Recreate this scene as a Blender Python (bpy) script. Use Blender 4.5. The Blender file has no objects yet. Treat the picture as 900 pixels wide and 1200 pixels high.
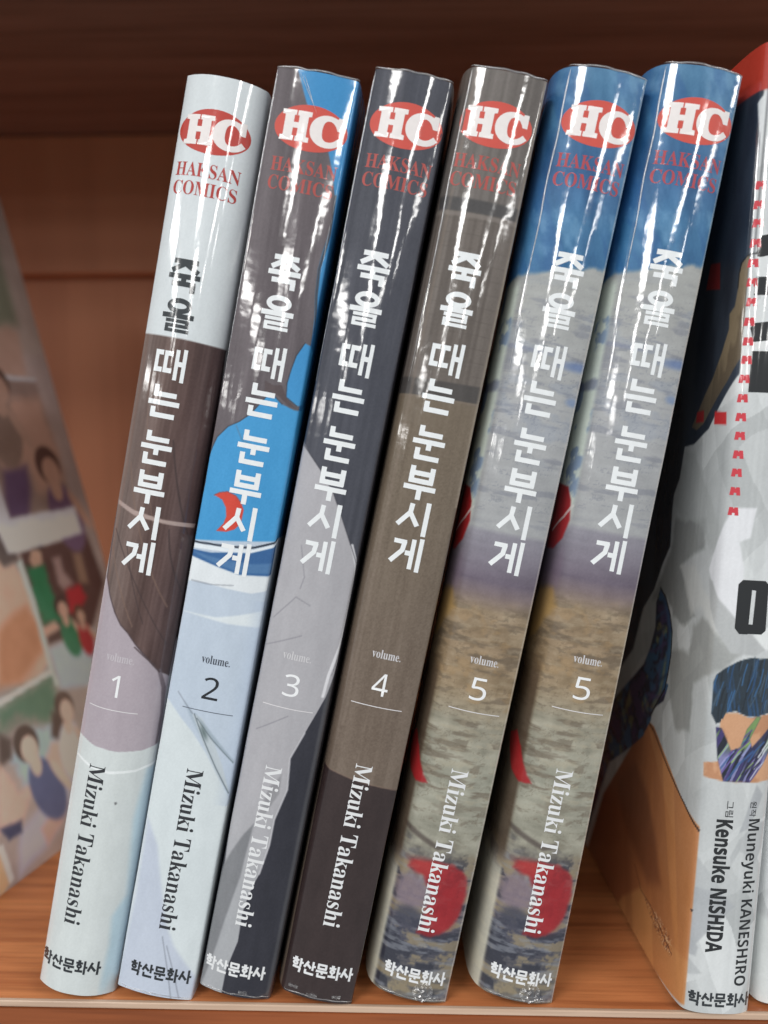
import bpy, bmesh, math, json
import numpy as np
from mathutils import Matrix, Vector

# ------------------------------------------------------------------ camera, light, exposure
sc = bpy.context.scene
COL = sc.collection
EYE = 0.1165                                    # height of the lens above the shelf board (metres)
PITCH, ROLL, YAW, FOCAL = 0.0827, -0.0036, -0.0325, 994.8
fw = Vector((math.sin(YAW)*math.cos(PITCH), math.cos(YAW)*math.cos(PITCH), -math.sin(PITCH)))
rt = Vector((math.cos(YAW), -math.sin(YAW), 0)); up = rt.cross(fw)
rt2 = rt*math.cos(ROLL)+up*math.sin(ROLL); up2 = -rt*math.sin(ROLL)+up*math.cos(ROLL)
cam = bpy.data.cameras.new('camera')
cam.sensor_fit = 'VERTICAL'; cam.sensor_height = 36.0; cam.sensor_width = 27.0
cam.lens = FOCAL/1200*36.0
cam.clip_start = 0.01; cam.clip_end = 100
cam.dof.use_dof = True; cam.dof.focus_distance = 0.172; cam.dof.aperture_fstop = 9.5
co = bpy.data.objects.new('camera', cam); COL.objects.link(co)
m = Matrix((rt2, up2, -fw)).transposed().to_4x4(); m.translation = (0, 0, EYE)
co.matrix_world = m
sc.camera = co

world = bpy.data.worlds.new('World'); sc.world = world; world.use_nodes = True
bg = world.node_tree.nodes['Background']
bg.inputs['Color'].default_value = (0.90, 0.95, 1.0, 1); bg.inputs['Strength'].default_value = 0.25

def ceiling_lamp(x, y, z, wx, wy, radiance, col=(1.0, 0.985, 0.96)):
    l = bpy.data.lights.new('ceiling_lamp', 'AREA'); l.shape = 'RECTANGLE'
    l.size = wx; l.size_y = wy; l.energy = radiance*math.pi*wx*wy; l.color = col
    o = bpy.data.objects.new('ceiling_lamp', l); COL.objects.link(o); o.location = (x, y, z)
LAMPZ = EYE+1.42
for lx in (-6.4, -3.3, -0.95, 1.75, 4.6):       # rows of ceiling tubes running away from the shelf
    for ly in (-1.6, -4.4, -7.3, -10.6):
        ceiling_lamp(lx, ly, LAMPZ, 0.43, 1.8, 20)

sc.view_settings.view_transform = 'Standard'; sc.view_settings.look = 'None'
sc.view_settings.exposure = 0.0; sc.view_settings.gamma = 1.0
sc.cycles.max_bounces = 8; sc.cycles.use_denoising = True

# ------------------------------------------------------------------ helpers
MM = 0.001
def lin(c):
    c = np.asarray(c, float)/255.0
    return np.where(c <= 0.04045, c/12.92, ((c+0.055)/1.055)**2.4)
def tag(o, label=None, cat=None, group=None, kind=None):
    if label: o['label'] = label
    if cat: o['category'] = cat
    if group: o['group'] = group
    if kind: o['kind'] = kind
    return o
def thing(name, label, cat, loc=(0, 0, 0), rot=(0, 0, 0), group=None):
    o = bpy.data.objects.new(name, None); COL.objects.link(o)
    o.empty_display_size = 0.02
    o.location = loc; o.rotation_euler = rot
    return tag(o, label, cat, group)
def link(name, me, mat, parent=None):
    o = bpy.data.objects.new(name, me); COL.objects.link(o)
    if mat: me.materials.append(mat)
    if parent: o.parent = parent
    return o
def from_bm(name, bm, mat, parent=None, smooth=False):
    me = bpy.data.meshes.new(name); bm.normal_update(); bm.to_mesh(me); bm.free()
    if smooth: me.polygons.foreach_set('use_smooth', [True]*len(me.polygons))
    return link(name, me, mat, parent)
def box(bm, x0, x1, y0, y1, z0, z1, bevel=0):
    r = bmesh.ops.create_cube(bm, size=1)
    for v in r['verts']:
        v.co = ((x0+x1)/2+v.co.x*(x1-x0), (y0+y1)/2+v.co.y*(y1-y0), (z0+z1)/2+v.co.z*(z1-z0))
    if bevel:
        ed = list({e for v in r['verts'] for e in v.link_edges})
        bmesh.ops.bevel(bm, geom=ed, offset=bevel, segments=3, affect='EDGES', profile=0.5)
    return bm

# value noise on numpy arrays (for printed artwork and small unevenness)
def _h(ix, iy, s):
    n = (ix.astype(np.int64)*374761393+iy.astype(np.int64)*668265263+s*982451653) & 0xffffffff
    n = ((n ^ (n >> 13))*1274126177) & 0xffffffff
    return ((n ^ (n >> 16)) & 0xffff)/65535.0
def noise(x, y, s=0):
    x = np.asarray(x, float); y = np.asarray(y, float)
    ix = np.floor(x); iy = np.floor(y); fx = x-ix; fy = y-iy
    fx = fx*fx*(3-2*fx); fy = fy*fy*(3-2*fy)
    a = _h(ix, iy, s); b = _h(ix+1, iy, s); c = _h(ix, iy+1, s); d = _h(ix+1, iy+1, s)
    return (a*(1-fx)+b*fx)*(1-fy)+(c*(1-fx)+d*fx)*fy
def fbm(x, y, s=0, o=4):
    r = 0; a = .5; t = 0
    for i in range(o):
        r = r+a*noise(x*2**i, y*2**i, s+i*17); t += a; a *= .5
    return r/t
def sstep(a, b, x):
    t = np.clip((x-a)/(b-a), 0, 1); return t*t*(3-2*t)

class Canvas:
    """Printed artwork: colours at mesh vertices, in millimetres on the unfolded sheet."""
    def __init__(s, X, Y, base):
        s.X = X; s.Y = Y; s.c = np.empty((len(X), 3)); s.c[:] = base
    def mix(s, m, col, a=1.0):
        m = (np.clip(m, 0, 1)*a)[:, None]; col = np.asarray(col, float)
        s.c = s.c*(1-m)+col*m
    def polymask(s, pts, soft=.15, wob=0, seed=0):
        p = np.array(pts, float); X = s.X; Y = s.Y
        mk = np.zeros(len(X))
        pad = soft+wob+.5
        ii = np.where((X > p[:, 0].min()-pad) & (X < p[:, 0].max()+pad) & (Y > p[:, 1].min()-pad) & (Y < p[:, 1].max()+pad))[0]
        if not len(ii): return mk
        x = X[ii]; y = Y[ii]
        if wob:
            x = x+(fbm(x*.5, y*.5, seed)-.5)*2*wob; y = y+(fbm(x*.5+9, y*.5+5, seed+3)-.5)*2*wob
        ins = np.zeros(len(x), bool); d = np.full(len(x), 1e9)
        for k in range(len(p)):
            x1, y1 = p[k]; x2, y2 = p[(k+1) % len(p)]
            if y1 != y2:
                cr = ((y1 > y) != (y2 > y)) & (x < (x2-x1)*(y-y1)/(y2-y1)+x1)
                ins ^= cr
            dx, dy = x2-x1, y2-y1; L = dx*dx+dy*dy+1e-12
            t = np.clip(((x-x1)*dx+(y-y1)*dy)/L, 0, 1)
            d = np.minimum(d, (x-x1-t*dx)**2+(y-y1-t*dy)**2)
        sd = np.sqrt(d)*np.where(ins, 1, -1)
        mk[ii] = sstep(-soft, soft, sd)
        return mk
    def poly(s, pts, col, soft=.15, a=1.0, wob=0, seed=0):
        s.mix(s.polymask(pts, soft, wob, seed), col, a)
    def line(s, pts, w, col, a=1.0, soft=.12):
        d = np.full(len(s.X), 1e9)
        for (x1, y1), (x2, y2) in zip(pts[:-1], pts[1:]):
            dx, dy = x2-x1, y2-y1; L = dx*dx+dy*dy+1e-12
            t = np.clip(((s.X-x1)*dx+(s.Y-y1)*dy)/L, 0, 1)
            d = np.minimum(d, (s.X-x1-t*dx)**2+(s.Y-y1-t*dy)**2)
        s.mix(1-sstep(w/2-soft/2, w/2+soft, np.sqrt(d)), col, a)
    def ell(s, cx, cy, rx, ry, col, soft=.3, a=1.0, ang=0):
        ca, sa = math.cos(ang), math.sin(ang); x = s.X-cx; y = s.Y-cy
        r = np.sqrt(((x*ca+y*sa)/rx)**2+((-x*sa+y*ca)/ry)**2)
        s.mix(1-sstep(1-soft/min(rx, ry), 1+soft/min(rx, ry), r), col, a)
    def mottle(s, amp, sx, sy, seed=0, m=None):
        n = (fbm(s.X*sx, s.Y*sy, seed)-.5)*2*amp
        if m is not None: n = n*m
        s.c = np.clip(s.c+n[:, None], 2, 255)

# ------------------------------------------------------------------ materials
def gloss_nodes(nt, bsdf, coat, crinkle, streak):
    """Clear glossy film or varnish: coat with a finely crinkled normal."""
    N = nt.nodes; L = nt.links
    tc = N.new('ShaderNodeTexCoord')
    mp = N.new('ShaderNodeMapping'); mp.inputs['Scale'].default_value = (330, 330, 22); L.new(tc.outputs['Object'], mp.inputs['Vector'])
    n1 = N.new('ShaderNodeTexNoise'); n1.inputs['Scale'].default_value = 1; n1.inputs['Detail'].default_value = 1; L.new(mp.outputs[0], n1.inputs['Vector'])
    mp2 = N.new('ShaderNodeMapping'); mp2.inputs['Scale'].default_value = (430, 430, 620); L.new(tc.outputs['Object'], mp2.inputs['Vector'])
    n2 = N.new('ShaderNodeTexNoise'); n2.inputs['Scale'].default_value = 1; n2.inputs['Detail'].default_value = 0.6; L.new(mp2.outputs[0], n2.inputs['Vector'])
    b1 = N.new('ShaderNodeBump'); b1.inputs['Strength'].default_value = 1; b1.inputs['Distance'].default_value = streak*MM; L.new(n1.outputs['Fac'], b1.inputs['Height'])
    b2 = N.new('ShaderNodeBump'); b2.inputs['Strength'].default_value = 1; b2.inputs['Distance'].default_value = crinkle*MM
    L.new(n2.outputs['Fac'], b2.inputs['Height']); L.new(b1.outputs['Normal'], b2.inputs['Normal'])
    L.new(b2.outputs['Normal'], bsdf.inputs['Coat Normal'])
    bsdf.inputs['Coat Weight'].default_value = coat
    bsdf.inputs['Coat Roughness'].default_value = 0.065
    bsdf.inputs['Coat IOR'].default_value = 1.75
    bsdf.inputs['Roughness'].default_value = 0.5
    bsdf.inputs['Specular IOR Level'].default_value = 0.2
def print_mat(name, colour=None, coat=1.0, crinkle=.034, streak=.075):
    mt = bpy.data.materials.new(name); mt.use_nodes = True
    nt = mt.node_tree; b = nt.nodes['Principled BSDF']
    if colour is None:
        at = nt.nodes.new('ShaderNodeAttribute'); at.attribute_name = 'print'
        nt.links.new(at.outputs['Color'], b.inputs['Base Color'])
    else:
        c = lin(colour)
        tc = nt.nodes.new('ShaderNodeTexCoord'); n = nt.nodes.new('ShaderNodeTexNoise'); n.inputs['Scale'].default_value = 900
        nt.links.new(tc.outputs['Object'], n.inputs['Vector'])
        mx = nt.nodes.new('ShaderNodeMix'); mx.data_type = 'RGBA'
        mx.inputs[6].default_value = (*(c*.93), 1); mx.inputs[7].default_value = (*np.minimum(c*1.05, .95), 1)
        nt.links.new(n.outputs['Fac'], mx.inputs[0]); nt.links.new(mx.outputs[2], b.inputs['Base Color'])
    gloss_nodes(nt, b, coat, crinkle, streak)
    return mt
def wood_mat(name, dark, light, axis='X', rough=.42, scale=1.0, fine=.45):
    mt = bpy.data.materials.new(name); mt.use_nodes = True
    nt = mt.node_tree; N = nt.nodes; L = nt.links; b = N['Principled BSDF']
    tc = N.new('ShaderNodeTexCoord'); mp = N.new('ShaderNodeMapping')
    s = {'X': (4.5, 110, 110), 'Z': (110, 110, 4.5)}[axis]
    mp.inputs['Scale'].default_value = [q*scale for q in s]; L.new(tc.outputs['Object'], mp.inputs['Vector'])
    n1 = N.new('ShaderNodeTexNoise'); n1.inputs['Scale'].default_value = 1; n1.inputs['Detail'].default_value = 5; n1.inputs['Roughness'].default_value = .6; n1.inputs['Distortion'].default_value = .5
    L.new(mp.outputs[0], n1.inputs['Vector'])
    cr = N.new('ShaderNodeValToRGB'); L.new(n1.outputs['Fac'], cr.inputs[0])
    cr.color_ramp.elements[0].position = .30; cr.color_ramp.elements[0].color = (*lin(dark), 1)
    cr.color_ramp.elements[1].position = .62; cr.color_ramp.elements[1].color = (*lin(light), 1)
    mp2 = N.new('ShaderNodeMapping'); mp2.inputs['Scale'].default_value = [q*5*scale for q in s]; L.new(tc.outputs['Object'], mp2.inputs['Vector'])
    n2 = N.new('ShaderNodeTexNoise'); n2.inputs['Scale'].default_value = 1; n2.inputs['Detail'].default_value = 3; L.new(mp2.outputs[0], n2.inputs['Vector'])
    mx = N.new('ShaderNodeMix'); mx.data_type = 'RGBA'; mx.blend_type = 'MULTIPLY'; mx.inputs[0].default_value = fine
    L.new(cr.outputs[0], mx.inputs[6])
    cr2 = N.new('ShaderNodeValToRGB'); L.new(n2.outputs['Fac'], cr2.inputs[0])
    cr2.color_ramp.elements[0].position = .32; cr2.color_ramp.elements[0].color = (.45, .38, .34, 1); cr2.color_ramp.elements[1].position = .52; cr2.color_ramp.elements[1].color = (1, 1, 1, 1)
    L.new(cr2.outputs[0], mx.inputs[7]); L.new(mx.outputs[2], b.inputs['Base Color'])
    bp = N.new('ShaderNodeBump'); bp.inputs['Strength'].default_value = .25; bp.inputs['Distance'].default_value = .0003; L.new(n2.outputs['Fac'], bp.inputs['Height']); L.new(bp.outputs[0], b.inputs['Normal'])
    b.inputs['Roughness'].default_value = rough
    return mt
def paper_mat(name, col):
    mt = bpy.data.materials.new(name); mt.use_nodes = True
    nt = mt.node_tree; N = nt.nodes; L = nt.links; b = N['Principled BSDF']; b.inputs['Roughness'].default_value = .85
    tc = N.new('ShaderNodeTexCoord'); mp = N.new('ShaderNodeMapping'); mp.inputs['Scale'].default_value = (6000, 20, 20); L.new(tc.outputs['Object'], mp.inputs[0])
    n = N.new('ShaderNodeTexNoise'); n.inputs['Scale'].default_value = 1; L.new(mp.outputs[0], n.inputs['Vector'])
    cr = N.new('ShaderNodeValToRGB'); c = lin(col)
    cr.color_ramp.elements[0].color = (*(c*.72), 1); cr.color_ramp.elements[1].color = (*np.minimum(c*1.05, .9), 1)
    L.new(n.outputs['Fac'], cr.inputs[0]); L.new(cr.outputs[0], b.inputs['Base Color'])
    return mt
def film_mat(name):
    mt = bpy.data.materials.new(name); mt.use_nodes = True
    nt = mt.node_tree; N = nt.nodes; L = nt.links
    for n in list(N): N.remove(n)
    out = N.new('ShaderNodeOutputMaterial'); tr = N.new('ShaderNodeBsdfTransparent'); gl = N.new('ShaderNodeBsdfGlossy'); gl.inputs['Roughness'].default_value = .28
    df = N.new('ShaderNodeBsdfTranslucent'); df.inputs[0].default_value = (.9, .92, .95, 1)
    tc = N.new('ShaderNodeTexCoord'); n = N.new('ShaderNodeTexNoise'); n.inputs['Scale'].default_value = 900; L.new(tc.outputs['Object'], n.inputs['Vector'])
    bp = N.new('ShaderNodeBump'); bp.inputs['Distance'].default_value = .0002; L.new(n.outputs['Fac'], bp.inputs['Height']); L.new(bp.outputs[0], gl.inputs['Normal'])
    a = N.new('ShaderNodeMixShader'); a.inputs[0].default_value = .18; L.new(tr.outputs[0], a.inputs[1]); L.new(df.outputs[0], a.inputs[2])
    f = N.new('ShaderNodeMixShader'); f.inputs[0].default_value = .2; L.new(a.outputs[0], f.inputs[1]); L.new(gl.outputs[0], f.inputs[2])
    L.new(f.outputs[0], out.inputs[0])
    return mt
M_PAGE = paper_mat('page_paper', (226, 216, 194))
M_FILM = film_mat('clear_film')
def seam_mat():
    mt = film_mat('film_weld'); mt.node_tree.nodes['Mix Shader'].inputs[0].default_value = .55
    mt.node_tree.nodes['Mix Shader.001'].inputs[0].default_value = .35
    return mt
M_SEAM = seam_mat()
_mats = {}
def ink(col, film):
    k = (tuple(col), film)
    if k not in _mats:
        _mats[k] = print_mat('printed_ink', col, *( (1.0, .016, .085) if film else (1.0, .006, .05)))
    return _mats[k]

# ------------------------------------------------------------------ the bookshelf
FRONT = 0.1661; BACKY = 0.41; TOPZ = 0.2588
shelf = thing('bookshelf', 'reddish brown wood-grain bookshelf bay holding the row of comics', 'bookshelf', (0, FRONT, 0))
M_WOOD = wood_mat('board_wood', (152, 82, 46), (216, 140, 88))
M_BACK = wood_mat('panel_wood', (160, 98, 64), (176, 114, 78), 'Z', .55, .35, .08)
M_TOPW = wood_mat('upper_wood', (108, 80, 70), (142, 110, 98))
M_BAND = wood_mat('band_wood', (96, 48, 22), (150, 84, 48))
M_EDGE = wood_mat('edge_wood', (174, 144, 120), (208, 184, 164))
def part_box(name, mat, x0, x1, y0, y1, z0, z1, bev=0):
    bm = bmesh.new(); box(bm, x0, x1, y0-FRONT, y1-FRONT, z0, z1, bev); return from_bm(name, bm, mat, shelf)
part_box('shelf_board', M_WOOD, -.42, .42, FRONT+.0011, BACKY, -.018, 0)
part_box('edge_trim', M_EDGE, -.42, .42, FRONT, FRONT+.0011, -.0013, .0001, .0003)
part_box('edge_band', M_BAND, -.42, .42, FRONT-.0004, FRONT+.0011, -.018, -.0014)
part_box('back_panel', M_BACK, -.42, .42, BACKY, BACKY+.006, -.018, TOPZ+.018)
part_box('back_rail', M_BACK, -.42, .42, BACKY-.009, BACKY-.0005, .1955, TOPZ-.0006, .0006)
part_box('upper_board', M_TOPW, -.42, .42, FRONT, BACKY, TOPZ, TOPZ+.018, .0005)
part_box('side_panel', M_BACK, -.438, -.42, FRONT, BACKY+.006, -.10, TOPZ+.06, .0005)
part_box('side_panel', M_BACK, .42, .438, FRONT, BACKY+.006, -.10, TOPZ+.06, .0005)

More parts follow.
